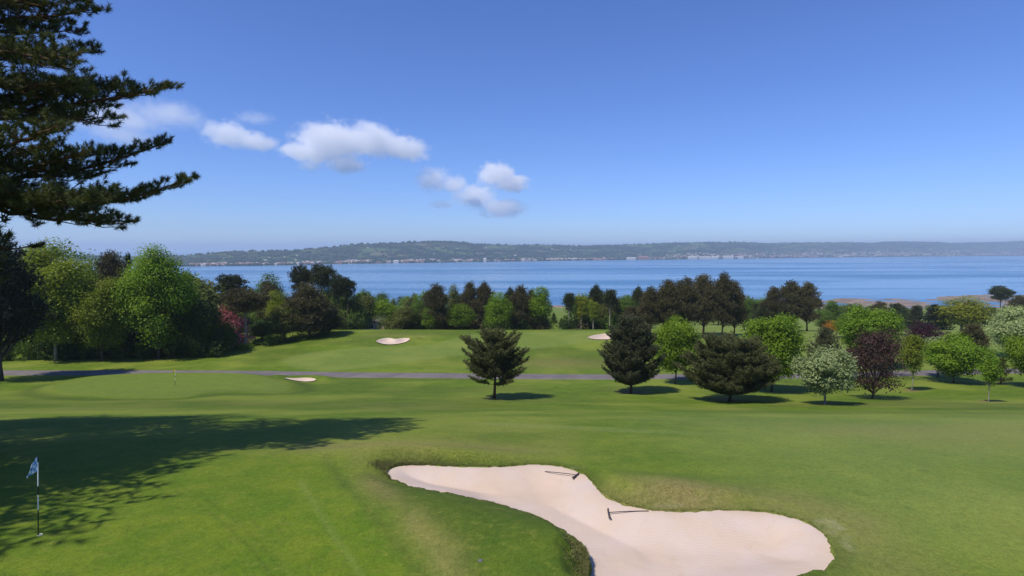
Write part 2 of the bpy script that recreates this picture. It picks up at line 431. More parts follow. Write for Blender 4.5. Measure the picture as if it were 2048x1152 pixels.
    c = mixc(nt, math_(nt, 'MULTIPLY', sa.outputs[2], .75), c, c4((.060, .098, .014)))
    c = mixc(nt, math_(nt, 'MULTIPLY', sb_.outputs[2], .30), c, c4((.175, .225, .05)))
    c = mixc(nt, math_(nt, 'MULTIPLY', sb_.outputs[0], .6), c, c4((.215, .270, .072)))
    c = mixc(nt, math_(nt, 'MULTIPLY', sa.outputs[1], math_(nt, 'MULTIPLY_ADD', nS, .9)), c, c4((.27, .215, .085)))
    c = mixc(nt, math_(nt, 'MULTIPLY', ramp(nt, nst, .55, .75), .35), c, c4((.165, .21, .036)))
    c = mixc(nt, A.outputs['Alpha'], c, c4((.24, .135, .075)))
    c = mixc(nt, B.outputs['Alpha'], c, c4((.62, .52, .43)))
    nP = noise(nt, 3.6, 3, .6, scaled(nt, pos, (.8, 1.3, 1)), .5)
    c = mixc(nt, math_(nt, 'MULTIPLY', ramp(nt, nP, .50, .72), .38), c, c4((.215, .225, .040)))
    c = mixc(nt, math_(nt, 'MULTIPLY', ramp(nt, noise(nt, 2.2, 4, .6, pos, .6), .56, .74), .45), c, c4((.080, .135, .018)))
    # fine blade-scale contrast
    fine = math_(nt, 'MULTIPLY_ADD', nF, 1.1); nt.nodes[-1].inputs[2].default_value = .26
    fine2 = math_(nt, 'MULTIPLY_ADD', nS, .9); nt.nodes[-1].inputs[2].default_value = .56
    g = math_(nt, 'MULTIPLY', fine, fine2)
    cc = N(nt, 'ShaderNodeCombineColor'); [nt.links.new(g, cc.inputs[k]) for k in range(3)]
    c = mixc(nt, 1.0, c, cc.outputs[0], 'MULTIPLY')
    mudc = mixc(nt, ramp(nt, noise(nt, .05, 5, .65, scaled(nt, pos, (1, 2, 1))), .42, .6), c4((.26, .20, .16)), c4((.13, .10, .085)))
    c = mixc(nt, sb_.outputs[1], c, mudc)
    hb = math_(nt, 'MULTIPLY_ADD', nF, .6); nt.links.new(nS, nt.nodes[-1].inputs[2])
    princ(nt, out, c, .85, .12, bump(nt, hb, .6, .05))
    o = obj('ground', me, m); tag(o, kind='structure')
    return g1
G1 = build_ground()

# ------------------------------------------------------------------ sand
def sand_mat():
    m, nt, out = new_mat('bunker_sand')
    pos = geo_pos(nt)
    a = noise(nt, .8, 3, .5, pos); b = noise(nt, 30, 4, .75, pos); r = noise(nt, 5, 2, .5, scaled(nt, pos, (2.4, .35, 1)), .8)
    c = mixc(nt, ramp(nt, a, .3, .7), c4((.53, .415, .325)), c4((.545, .445, .385)))
    c = mixc(nt, math_(nt, 'MULTIPLY', ramp(nt, b, .62, .74), .3), c, c4((.46, .35, .28)))
    w = N(nt, 'ShaderNodeTexWave', wave_type='BANDS', bands_direction='Y'); w.inputs['Scale'].default_value = 3.2; w.inputs['Distortion'].default_value = 14; w.inputs['Detail'].default_value = 2; w.inputs['Detail Scale'].default_value = .35
    nt.links.new(scaled(nt, pos, (1, 1, 0)), w.inputs['Vector'])
    h = math_(nt, 'MULTIPLY_ADD', b, .6); nt.links.new(math_(nt, 'MULTIPLY', w.outputs['Fac'], .16), nt.nodes[-2].inputs[2])
    sp = noise(nt, 2.6, 5, .7, scaled(nt, pos, (1, .6, 1)), 1.2)
    c = mixc(nt, math_(nt, 'MULTIPLY', ramp(nt, sp, .55, .75), .35), c, c4((.44, .33, .24)))
    princ(nt, out, c, .95, .08, bump(nt, h, .45, .035)); return m
SAND = sand_mat()
def sand_surface(X, Y):
    """main bunker floor: flashed up at the far lip, low under the near bank"""
    s = sdist(X, Y, BK)
    zb = base_z(X, Y)
    nb = smooth_poly(poly_px([(1172,1165),(1176,1112),(1155,1080),(1110,1050),(1060,1025),(990,1000),(930,985),(880,976)]), 0)
    dd = np.full(X.shape, 9.0)
    for k in range(len(nb)-1):
        a = nb[k]; e = nb[k+1]-a; t = np.clip(((X-a[0])*e[0]+(Y-a[1])*e[1])/(e@e), 0, 1)
        dd = np.minimum(dd, np.hypot(X-a[0]-e[0]*t, Y-a[1]-e[1]*t))
    depth = .05+.25*(1-sstep(.2, 1.6, dd))*sstep(-2.2, 0, X)+.40*sstep(0, 1.8, -s)
    z = zb-depth+.025*(fbm(X/.8, Y/.8, 3, 44)-.5)*2
    return z, s
def build_sand():
    x0, y0 = BK.min(0)-.4; x1, y1 = BK.max(0)+.4
    xs = np.arange(x0, x1, .07); ys = np.arange(y0, y1, .07)
    X, Y = np.meshgrid(xs, ys)
    z, s = sand_surface(X, Y)
    nr, nc = X.shape
    keep = s < .16
    i = (np.arange(nr-1)[:, None]*nc+np.arange(nc-1)[None])
    k = keep[:-1, :-1] & keep[1:, :-1] & keep[:-1, 1:] & keep[1:, 1:]
    i = i[k]
    Fq = np.stack([i, i+1, i+nc+1, i+nc], -1)
    used, inv = np.unique(Fq, return_inverse=True)
    V = np.stack([X, Y, z], -1).reshape(-1, 3)[used]
    me = mesh_np('sand', V, [inv.reshape(-1, 4)], True)
    o = obj('bunker_sand', me, SAND); tag(o, 'large kidney shaped bunker of pinkish white sand in the foreground', kind='structure')
    labs = ['small heart shaped white bunker on the far slope', 'small white bunker at the crest behind the tall dark pine', 'thin white bunker beside the road', 'pale bunker half hidden behind trees at right']
    for P, l in zip(FARP, labs):
        c = P.mean(0); n = len(P); V = []; rings = np.concatenate([np.linspace(0, 1, 9)])
        for r in rings[1:]:
            V.append(c+(P-c)*r)
        XY = np.vstack([c[None]]+V)
        Z = terr(XY[:, 0], XY[:, 1])+.06+.06*np.concatenate([[0], np.repeat(rings[1:], n)])
        Fq = []; F3 = [[0, 1+j, 1+(j+1) % n] for j in range(n)]
        for r in range(len(rings)-2):
            a = 1+r*n
            Fq += [[a+j, a+n+j, a+n+(j+1) % n, a+(j+1) % n] for j in range(n)]
        me = mesh_np('sand', np.column_stack([XY, Z]), [Fq, F3], True)
        o = obj('bunker_sand', me, SAND); tag(o, l, kind='structure')
build_sand()

# ------------------------------------------------------------------ road
def build_road():
    pts = [(-700,750),(-300,747),(0,746),(200,746),(420,746.5),(600,748.5),(800,751),(1024,753),(1300,754),(1500,753.5),(1650,751),(1780,748),(1900,744.5),(2048,742),(2300,739),(2700,735)]
    P = np.array([hit(*p) for p in pts])
    # smooth centreline
    t = np.linspace(0, 1, 700); tk = np.linspace(0, 1, len(P))
    cx = np.interp(t, tk, P[:, 0]); cy = np.interp(t, tk, P[:, 1])
    k = np.hanning(91); k /= k.sum()
    cy = np.convolve(np.pad(cy, 45, 'edge'), k, 'valid')
    T = np.gradient(np.stack([cx, cy], -1), axis=0); T /= np.linalg.norm(T, axis=1, keepdims=True)
    Nn = np.stack([-T[:, 1], T[:, 0]], -1)
    ws = np.linspace(-2.4, 2.4, 15)
    jag = np.zeros((700, 15)); jag[:, 0] = .5*(vnoise(np.arange(700)*.7, 0*np.arange(700), 3)-.5); jag[:, -1] = .5*(vnoise(np.arange(700)*.7, 9+0*np.arange(700), 4)-.5)
    XY = np.stack([cx, cy], -1)[:, None]+(ws[None, :, None]+jag[:, :, None])*Nn[:, None]
    Z = terr(XY[..., 0], XY[..., 1])+.07+.04*(1-(ws/2.4)**2)[None]
    Z[:, 0] -= .12; Z[:, -1] -= .12
    V = np.concatenate([XY, Z[..., None]], -1).reshape(-1, 3)
    i = np.arange(699)[:, None]*15+np.arange(14)[None]
    Fq = np.stack([i, i+15, i+16, i+1], -1).reshape(-1, 4)
    m, nt, out = new_mat('asphalt')
    pos = geo_pos(nt)
    c = mixc(nt, ramp(nt, noise(nt, .35, 4, .6, pos), .35, .65), c4((.145, .125, .125)), c4((.19, .165, .16)))
    c = mixc(nt, math_(nt, 'MULTIPLY', noise(nt, 25, 3, .8, pos), .4), c, c4((.08, .075, .08)))
    princ(nt, out, c, .85, .2, bump(nt, noise(nt, 60, 3, .8, pos), .3, .01))
    o = obj('road', mesh_np('road', V, [Fq], True), m); tag(o, kind='structure')
build_road()

# ------------------------------------------------------------------ water
def build_water():
    m, nt, out = new_mat('sea_water')
    pos = geo_pos(nt)
    w1 = noise(nt, .06, 5, .62, scaled(nt, pos, (1, 1.6, 1)), .3)
    w2 = noise(nt, .5, 4, .65, pos)
    band = noise(nt, .0022, 5, .58, scaled(nt, pos, (.35, 2.0, 1)), .5)
    h = math_(nt, 'MULTIPLY_ADD', w2, .15); nt.links.new(w1, nt.nodes[-1].inputs[2])
    b = N(nt, 'ShaderNodeBump'); nt.links.new(h, b.inputs['Height']); b.inputs['Distance'].default_value = 1.2
    st = math_(nt, 'MULTIPLY_ADD', ramp(nt, band, .42, .62), .5); nt.nodes[-1].inputs[2].default_value = .35
    nt.links.new(st, b.inputs['Strength'])
    c = mixc(nt, ramp(nt, band, .42, .62), c4((.105, .23, .40)), c4((.042, .15, .30)))
    rg = math_(nt, 'MULTIPLY_ADD', ramp(nt, band, .4, .6), .14); nt.nodes[-1].inputs[2].default_value = .18
    p = princ(nt, out, c, rg, .5, b.outputs[0]); p.inputs['IOR'].default_value = 1.33
    V = []; xs = np.linspace(-20000, 20000, 41); ys = np.concatenate([[560, 700, 900, 1300, 2000, 3000], np.linspace(4500, 26000, 12)])
    X, Y = np.meshgrid(xs, ys); V = np.stack([X, Y, 0*X], -1).reshape(-1, 3)
    i = np.arange(len(ys)-1)[:, None]*41+np.arange(40)[None]
    o = obj('water', mesh_np('water', V, [np.stack([i, i+1, i+42, i+41], -1).reshape(-1, 4)]), m); tag(o, kind='structure')
build_water()

# ------------------------------------------------------------------ hills over the water
S_PX = [-900, 0, 350, 500, 600, 699, 850, 1150, 1400, 1620, 1900, 2048, 2900]
S_PY = [537, 535, 533, 531.5, 530, 527.5, 525.5, 521, 518.5, 515.3, 512.5, 511.6, 510]
R_PX = [-900, 0, 350, 420, 500, 560, 600, 650, 700, 740, 780, 830, 880, 920, 950, 1000, 1060, 1120, 1170, 1230, 1300, 1350, 1400, 1480, 1540, 1620, 1700, 1740, 1770, 1830, 1880, 1900, 1950, 2048, 2300, 2900]
R_PY = [500, 508, 513, 507.5, 502.5, 502, 499.5, 496, 490, 488, 486.5, 483.5, 482.5, 484, 487.5, 489.5, 490, 490.5, 492, 490, 488, 486, 484.5, 484, 486.5, 485, 484.5, 486, 483.5, 483, 484.5, 486.5, 485, 482, 480, 484]
RATIO = .38
def shoreD(px):
    r = np.interp(px, S_PX, S_PY); return H0*F/(r-500)*.995
def hill_pt(px, t):
    """t 0 shoreline .. 1 ridge"""
    px = np.asarray(px, float); t = np.asarray(t, float)
    D = shoreD(px); s = np.interp(px, S_PX, S_PY); r = np.interp(px, R_PX, R_PY)
    Y = D*(1+RATIO*np.clip(t, -1, 3))
    e = np.clip(t, 0, 1); e = .35*e+.65*e**1.35
    row = s+(r-s)*e
    z = H0-(row-500)/F*Y
    n = (fbm(px/60, t*6, 4, 61)-.5)
    z = z+n*14*np.clip(t, 0, 1)*(1-np.clip(t, 0, 1)*.6)
    z = np.where(t > 1, z-(t-1)*90, z)
    z = np.where(t < .02, np.minimum(z, 1.2), z)
    z = np.where(t < 0, -3, z)
    X = (px-1024)/F*Y
    return X, Y, z
def build_hills():
    px = np.linspace(-900, 2900, 1000); t = np.concatenate([[-.03, -.004, .004], np.linspace(.02, 1.0, 50), [1.04, 1.15, 1.4, 2.0]])
    P, T = np.meshgrid(px, t)
    X, Y, Z = hill_pt(P, T)
    V = np.stack([X, Y, Z], -1).reshape(-1, 3); nc = len(px)
    i = np.arange(len(t)-1)[:, None]*nc+np.arange(nc-1)[None]
    town = (1-sstep(.05, .32, T))*.7+sstep(1350, 1500, P)*(1-sstep(.35, .62, T))
    town = np.clip(town*sstep(.4, .6, fbm(P/30, T*9, 3, 71)+.12), 0, 1)
    town = np.where(T < .012, 1, town)
    m, nt, out = new_mat('hill_fields')
    pos = geo_pos(nt)
    vo = N(nt, 'ShaderNodeTexVoronoi'); vo.inputs['Scale'].default_value = .008; nt.links.new(scaled(nt, pos, (1, .8, 0)), vo.inputs['Vector'])
    sc = N(nt, 'ShaderNodeSeparateColor'); nt.links.new(vo.outputs['Color'], sc.inputs[0])
    c = mixc(nt, sc.outputs[0], c4((.030, .058, .022)), c4((.085, .128, .042)))
    c = mixc(nt, ramp(nt, sc.outputs[1], .8, .9), c, c4((.11, .11, .06)))
    ve = N(nt, 'ShaderNodeTexVoronoi', feature='DISTANCE_TO_EDGE'); ve.inputs['Scale'].default_value = .008; nt.links.new(scaled(nt, pos, (1, .8, 0)), ve.inputs['Vector'])
    c = mixc(nt, ramp(nt, ve.outputs[0], .09, .03), c, c4((.014, .028, .018)))
    wd = noise(nt, .0035, 5, .6, scaled(nt, pos, (1, 1.2, 1)), .4)
    c = mixc(nt, ramp(nt, wd, .50, .56), c, c4((.014, .030, .018)))
    bw = noise(nt, .0018, 3, .5, pos)
    c = mixc(nt, math_(nt, 'MULTIPLY', ramp(nt, bw, .56, .7), .6), c, c4((.055, .045, .035)))
    at = N(nt, 'ShaderNodeAttribute', attribute_name='town')
    tn = noise(nt, .05, 4, .7, pos)
    c = mixc(nt, math_(nt, 'MULTIPLY', at.outputs['Fac'], ramp(nt, tn, .4, .62)), c, c4((.15, .11, .10)))
    princ(nt, out, c, .95, .05)
    o = obj('hills', mesh_np('hills', V, [np.stack([i, i+1, i+nc+1, i+nc], -1).reshape(-1, 4)], True, attrs={'town': town.ravel()}), m)
    tag(o, kind='structure')
build_hills()

# ------------------------------------------------------------------ foliage builders
def unit(v): return v/(np.linalg.norm(v, axis=-1, keepdims=True)+1e-9)
def rnd_unit(rng, n): return unit(rng.normal(size=(n, 3)))
def leaves_quads(rng, P, Nrm, L, W):
    """diamond leaves at P lying in planes with normal Nrm"""
    n = len(P); Nrm = unit(Nrm)
    a = unit(np.cross(Nrm, rnd_unit(rng, n))); b = np.cross(Nrm, a)
    l = (L*rng.uniform(.45, 1.5, n))[:, None]*.5; w = (W*rng.uniform(.5, 1.4, n))[:, None]*.5
    fold = Nrm*w*.35
    V = np.stack([P-a*l, P+b*w+fold, P+a*l, P-b*w+fold], 1).reshape(-1, 3)
    return V, np.arange(4*n).reshape(-1, 4)
def needles(rng, P, D, k, L, W, spread):
    """k thin triangles fanning from each point P about direction D"""
    n = len(P)
    Pp = np.repeat(P, k, 0); Dd = unit(np.repeat(unit(D), k, 0)+rng.normal(size=(n*k, 3))*spread)
    s = unit(np.cross(Dd, rnd_unit(rng, n*k)))*(W*.5)
    l = L*rng.uniform(.7, 1.15, n*k)[:, None]
    V = np.stack([Pp-s, Pp+s, Pp+Dd*l], 1).reshape(-1, 3)
    return V, np.arange(3*n*k).reshape(-1, 3)
def crown_mesh(name, V, Fc, tint): return mesh_np(name, V, [Fc], False, attrs={'tint': tint})

def tree_broad(name, seed, H, W, cb, nl=14, ncl=26, npl=11, ls=.34, top=1.0, low=.75, tr=.22, flat=1.0, needle=False, lobe=.40, needle_len=.5, stem_top=.75, sx=None):
    """lobed crown: leaf clumps on the outer sides of nl lobes; trunk with a limb into every lobe"""
    rng = np.random.default_rng(seed)
    C = np.array([0, 0, (H+cb)/2]); R = np.array([W/2, W/2, (H-cb)/2])
    gi = np.arange(nl)+.5
    ph = np.arccos(1-2*gi/nl); th = pi*(1+5**.5)*gi+rng.uniform(0, 6)
    D = np.stack([np.cos(th)*np.sin(ph), np.sin(th)*np.sin(ph), np.cos(ph)], -1)
    D = unit(D+rng.normal(size=D.shape)*.22)
    zz = D[:, 2]
    prof = np.where(zz > 0, 1-(1-top)*zz, 1-(1-low)*(-zz))
    LC = C+D*R*np.array([1, 1, 1])*(1-lobe)*rng.uniform(.8, 1.08, (nl, 1))*np.stack([prof, prof, np.ones(nl)], -1)
    LR = R[None]*lobe*rng.uniform(.62, 1.28, (nl, 1)); LR[:, 2] *= flat
    LC = np.vstack([LC, C+[[0, 0, R[2]*.1]]]); LR = np.vstack([LR, R*.45])
    Ps = []; Ns = []; Ti = []
    for c, r in zip(LC, LR):
        area = (r[0]*r[2]+r[0]*r[1])/(R[0]*R[2]+R[0]*R[1])/lobe**2
        m = max(8, int(ncl*area))
        d = rnd_unit(rng, m*2); d = d[(d[:, 2] > -.65) | (rng.random(len(d)) < .35)][:m]
        p = c+d*r*rng.uniform(.72, 1.06, (len(d), 1))
        lt = rng.uniform(0, .4)
        Ps.append(p); Ns.append(d); Ti.append(lt+rng.uniform(0, .6, len(d)))
    P = np.vstack(Ps); Nn = np.vstack(Ns); T = np.concatenate(Ti); n = len(P)
    cs = .5*(W+H-cb)*.055
    Pl = np.repeat(P, npl, 0)+rng.normal(size=(n*npl, 3))*cs*np.array([1, 1, .55])
    Nl = np.repeat(Nn, npl, 0); Tl = np.repeat(T, npl)+rng.uniform(-.12, .12, n*npl)
    if needle:
        V, Fc = needles(rng, Pl, Nl*.8+np.array([0, 0, .5]), 5, needle_len, needle_len*.22, .75)
        tint = np.repeat(np.clip(Tl, 0, 1), 15)
    else:
        V, Fc = leaves_quads(rng, Pl, Nl*.9+np.array([0, 0, .7])+rng.normal(size=Nl.shape)*.55, ls, ls*.72)
        tint = np.repeat(np.clip(Tl, 0, 1), 4)
    V[:, 2] = np.maximum(V[:, 2], .15)
    cm = crown_mesh(name+'_crown', V, Fc, tint)
    mb = MB()
    zt = cb+(H-cb)*stem_top
    t = np.linspace(0, 1, 9)[:, None]
    bend = rng.normal(size=2)*W*.03
    path = np.hstack([bend[0]*np.sin(t*2.4), bend[1]*np.sin(t*2.9), -.3+t*(zt+.3)])
    rad = tr*(1-.82*t[:, 0]); rad[0] *= 1.45
    mb.tube(path, rad, 8)
    for c in LC[:-1]:
        f = np.clip((cb*.85+(c[2]-cb)*.35)/zt, .15, .9); i = f*8; i0 = int(i)
        s = path[i0]*(1-i+i0)+path[min(8, i0+1)]*(i-i0)
        mid = (s+c)/2+np.array([0, 0, -.06*W])+rng.normal(size=3)*.04*W
        q = np.linspace(0, 1, 6)[:, None]
        P3 = s*(1-q)**2+2*mid*q*(1-q)+c*q*q
        r0 = tr*(1-.82*f)*.6
        mb.tube(P3, np.linspace(r0, r0*.2, 6), 5, False)
        for _ in range(3):
            e = c+rnd_unit(rng, 1)[0]*LR[0]*.8; b = P3[3]
            mb.tube([b, (b+e)/2+rng.normal(size=3)*.03*W, e], [r0*.35, r0*.22, r0*.06], 4, False)
    tm = mb.mesh(name+'_trunk', True)
    ext = np.percentile(V[:, 2], 99.9), 2*np.percentile(np.abs(V[:, 0]), 99.6)
    return tm, cm, ext[0], ext[1]

def tree_pine(name, seed, H, W, cb, prof, nlev=11, per=6, e0=2, e1=55, curv=.35, tuft=.30, kk=12, nw=.05, tr=.16, dens=1.0, zspread=.4, lv=(.70, 1.16), twig=.36):
    """whorled pine with needle tufts along ascending branches"""
    rng = np.random.default_rng(seed)
    mb = MB(); P = []; D = []; T = []
    zt = H*.97
    t = np.linspace(0, 1, 8)[:, None]
    path = np.hstack([.02*W*np.sin(3*t), .02*W*np.cos(2*t)-.02*W, -.3+t*(zt+.3)])
    rad = tr*(1-.9*t[:, 0]); rad[0] *= 1.35
    mb.tube(path, rad, 8)
    az0 = rng.uniform(0, 6)
    for l in range(nlev):
        tl = (l+.3)/nlev
        for b in range(per):
            tt = np.clip(tl+rng.uniform(-zspread, zspread)/nlev, 0, .98)
            z = cb+(H*.95-cb)*tt
            L = W/2*prof(tt)*rng.uniform(*lv)
            if L < .25: continue
            az = az0+l*2.4+b*2*pi/per+rng.uniform(-.35, .35)
            e = radians(e0+(e1-e0)*tt+rng.uniform(-8, 8))
            h = np.array([cos(az), sin(az), 0]); up = np.array([0, 0, 1.])
            s = np.linspace(0, 1, 6)[:, None]
            Pb = np.array([0, 0, z])+h*L*cos(e)*s+up*(L*sin(e)*s+curv*L*.4*s*s*(1-.3*tt))
            r0 = max(.012, tr*.28*L/(W/2)*(1-.5*tt))
            mb.tube(Pb, np.linspace(r0, r0*.25, 6), 5, False)
            nst = max(2, int(L/(tuft*1.15)*dens))
            side = np.cross(up, h)
            for q in np.linspace(.22, 1, nst):
                i = q*5; i0 = min(4, int(i)); base = Pb[i0]*(1-i+i0)+Pb[i0+1]*(i-i0)
                bd = unit(Pb[i0+1]-Pb[i0])
                P.append(base); D.append(bd+up*.5); T.append(rng.random())
                for sg in (-1, 1):
                    tl_ = L*twig*(1-.65*q)*rng.uniform(.6, 1.2)+tuft*.5
                    d = unit(bd*.75+side*sg*rng.uniform(.6, 1.0)+up*rng.uniform(-.1, .55))
                    nn = max(1, int(tl_/(tuft*.75)))
                    for w in range(nn):
                        P.append(base+d*tl_*(w+1)/nn+rng.normal(size=3)*.05); D.append(d+up*.65); T.append(rng.random())
    for k in range(4): P.append(np.array([0, 0, H*.97-k*tuft*.5])); D.append(np.array([0, 0, 1.])+rng.normal(size=3)*.3*k); T.append(.5)
    P = np.array(P); D = np.array(D); T = np.array(T)
    V, Fc = needles(rng, P, D, kk, tuft*1.25, nw, .62)
    V[:, 2] = np.maximum(V[:, 2], .1)
    cm = crown_mesh(name+'_crown', V, Fc, np.repeat(T, 3*kk))
    tm = mb.mesh(name+'_trunk', True)
    return tm, cm, np.percentile(V[:, 2], 99.9), 2*np.percentile(np.abs(V[:, 0]), 99.7)

def bush_mesh(name, seed, H, W, nl=9, ls=.22, ncl=22, npl=10):
    rng = np.random.default_rng(seed)
    P = []; Nn = []; T = []
    for i in range(nl):
        c = np.array([rng.uniform(-.32, .32)*W, rng.uniform(-.32, .32)*W, rng.uniform(.18, .6)*H]); r = np.array([.24*W, .24*W, .36*H])*rng.uniform(.7, 1.15)
        d = rnd_unit(rng, ncl)
        P.append(c+d*r); Nn.append(d); T.append(np.full(ncl, rng.uniform(0, .4))+rng.uniform(0, .6, ncl))
    P = np.vstack(P); Nn = np.vstack(Nn); T = np.concatenate(T); n = len(P)
    Pl = np.repeat(P, npl, 0)+rng.normal(size=(n*npl, 3))*W*.04
    V, Fc = leaves_quads(rng, Pl, np.repeat(Nn, npl, 0)+np.array([0, 0, .5])+rng.normal(size=(n*npl, 3))*.7, ls, ls*.7)
    V[:, 2] = np.maximum(V[:, 2], .02)
    cm = crown_mesh(name+'_crown', V, Fc, np.repeat(np.clip(np.repeat(T, npl), 0, 1), 4))
    mb = MB()
    for k in range(6):
        a = rng.uniform(0, 6.28)
        mb.tube([[cos(a)*.1, sin(a)*.1, -.15], [cos(a)*.15*W, sin(a)*.15*W, .3*H], [cos(a)*.25*W, sin(a)*.25*W, .6*H]], [.05, .035, .015], 5, False)
    return mb.mesh(name+'_trunk', True), cm, np.percentile(V[:, 2], 99.5), 2*np.percentile(np.abs(V[:, 0]), 99)

BARK = bark_mat('grey_brown_bark', (.05, .04, .032), (.13, .105, .085))
BARK_P = bark_mat('reddish_pine_bark', (.06, .035, .025), (.16, .09, .06))
BARK_L = bark_mat('pale_bark', (.16, .14, .12), (.34, .31, .27))
M = dict(
 maple=leaf_mat('fresh_green_leaves', (.165, .275, .020), .36),
 bright=leaf_mat('bright_green_leaves', (.180, .285, .020), .38),
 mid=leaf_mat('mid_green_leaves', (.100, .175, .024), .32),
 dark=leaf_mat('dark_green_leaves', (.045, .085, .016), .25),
 olive=leaf_mat('olive_leaves', (.130, .155, .036), .32),
 yellow=leaf_mat('yellow_green_leaves', (.25, .28, .026), .38),
 light=leaf_mat('pale_spring_leaves', (.215, .275, .028), .38),
 whitebeam=leaf_mat('silvery_green_leaves', (.30, .37, .16), .28, .22),
 purple=leaf_mat('purple_leaves', (.060, .020, .036), .22, .35, .0),
 bronze=leaf_mat('bronze_purple_leaves', (.060, .032, .028), .2, .35, .0),
 brownpine=leaf_mat('brownish_pine_needles', (.095, .085, .036), .1, .35),
 darkpine=leaf_mat('dark_pine_needles', (.048, .062, .024), .08, .35),
 blackpine=leaf_mat('blackish_pine_needles', (.016, .026, .013), .06, .3),  # darkest needle colour, for the blackest conifers
 youngpine=leaf_mat('young_pine_needles', (.105, .115, .042), .12, .4),
 greypine=leaf_mat('grey_green_pine_needles', (.095, .108, .052), .1, .35),
 bigpine=leaf_mat('long_pine_needles', (.080, .098, .030), .2, .4),
 gorse=leaf_mat('orange_blossom', (.42, .19, .025), .25, .3, .0),
 rhodo=leaf_mat('pink_blossom', (.50, .16, .20), .25, .35, .0),
)
PR = {}
def proto(key, fn, *a, **k): PR[key] = fn(key, *a, **k)
# shared species meshes for the mid and far trees
for i in range(3): proto('broad%d' % i, tree_broad, 100+i, 13, 10, .9, nl=17+2*i, ncl=46, npl=13, ls=.36, lobe=.34+.03*i, low=1.15)
for i in range(2): proto('tall%d' % i, tree_broad, 120+i, 16, 8, 1.0, nl=18, ncl=42, npl=12, ls=.36, top=.7, lobe=.31, low=1.1)
proto('woods0', tree_broad, 130, 20, 12.5, 1.5, nl=30, ncl=85, npl=14, ls=.36, lobe=.26, low=1.2)
proto('woods1', tree_broad, 131, 20, 12.5, .8, nl=24, ncl=85, npl=14, ls=.36, top=.75, lobe=.30, low=1.25)
proto('openwood', tree_broad, 132, 19, 12, 2.6, nl=34, ncl=60, npl=13, ls=.36, lobe=.22, low=1.0)
for i in range(3): proto('conifer%d' % i, tree_broad, 140+i, 15, 9, .5, nl=34, ncl=40, npl=7, needle=True, needle_len=.58, flat=.55, lobe=.25, top=.5, tr=.28, stem_top=.93, low=1.5)
for i in range(2): proto('pinegroup%d' % i, tree_broad, 150+i, 15, 9, 1.7, nl=34, ncl=42, npl=7, needle=True, needle_len=.56, flat=.55, lobe=.25, top=.7, tr=.30, stem_top=.93, low=1.4)
for i in range(2): proto('umbrella%d' % i, tree_broad, 160+i, 15, 8.5, 8.8, nl=13, ncl=30, npl=7, needle=True, needle_len=.55, flat=.62, lobe=.36, tr=.26, stem_top=.6)
proto('slimpine', tree_broad, 165, 15, 4.2, 6, nl=12, ncl=26, npl=6, needle=True, needle_len=.5, flat=.6, lobe=.36, top=.5, tr=.2, stem_top=.95)
proto('fir', tree_pine, 170, 11, 6, .5, lambda t: (1-t)**.85+.05, nlev=14, per=7, e0=-8, e1=35, tuft=.5, kk=9, nw=.12, tr=.18)
proto('fir1', tree_pine, 171, 11, 6, .5, lambda t: (1-t)**.7*(.8+.3*abs(sin(t*23)))+.05, nlev=13, per=6, e0=-4, e1=40, tuft=.5, kk=9, nw=.12, tr=.18)
proto('poplar', tree_broad, 175, 14, 5, 2.2, nl=14, ncl=30, npl=11, ls=.34, lobe=.36, top=.8)
for i in range(2): proto('bush%d' % i, bush_mesh, 180+i, 3, 4)
proto('far', tree_broad, 190, 12, 9, 1.2, nl=12, ncl=20, npl=9, ls=.6, lobe=.4)
proto('farcon', tree_broad, 191, 13, 7, 1.0, nl=14, ncl=16, npl=5, needle=True, needle_len=.9, flat=.7, lobe=.35, top=.6)

def plant(key, name, mat, loc, H, W, label, cat, group=None, rz=0.0, bark=None):
    tm, cm, ph, pw = PR[key] if isinstance(key, str) else key
    r = empty(name, loc, label, cat, group, rz)
    sx = W/pw; sz = H/ph
    for nm, me, mt in (('trunk', tm, bark or BARK), ('crown', cm, M[mat] if isinstance(mat, str) else mat)):
        if not me.materials: me.materials.append(None)
        o = bpy.data.objects.new(nm, me); COL.objects.link(o); o.parent = r
        o.scale = (sx, sx, sz)
        o.material_slots[0].link = 'OBJECT'; o.material_slots[0].material = mt
    return r
_rz = random.Random(5)
def T(key, mat, px, top, w, label, Y=None, base=None, name='broadleaf_tree', cat='tree', group=None, bark=None, rz=None):
    """tree standing at column px; base row or distance Y; top row and width in rows/columns of the photograph"""
    if base is not None:
        g = gpt(px, base); Y = g[1]; X = g[0]
    else: X = xof(px, Y)
    z = gz(X, Y)
    Hh = row_z(top, Y)-z; W = w/F*Y
    return plant(key, name, mat, (X, Y, z-.05), Hh, W, label, cat, group, _rz.uniform(0, 6.28) if rz is None else rz, bark)

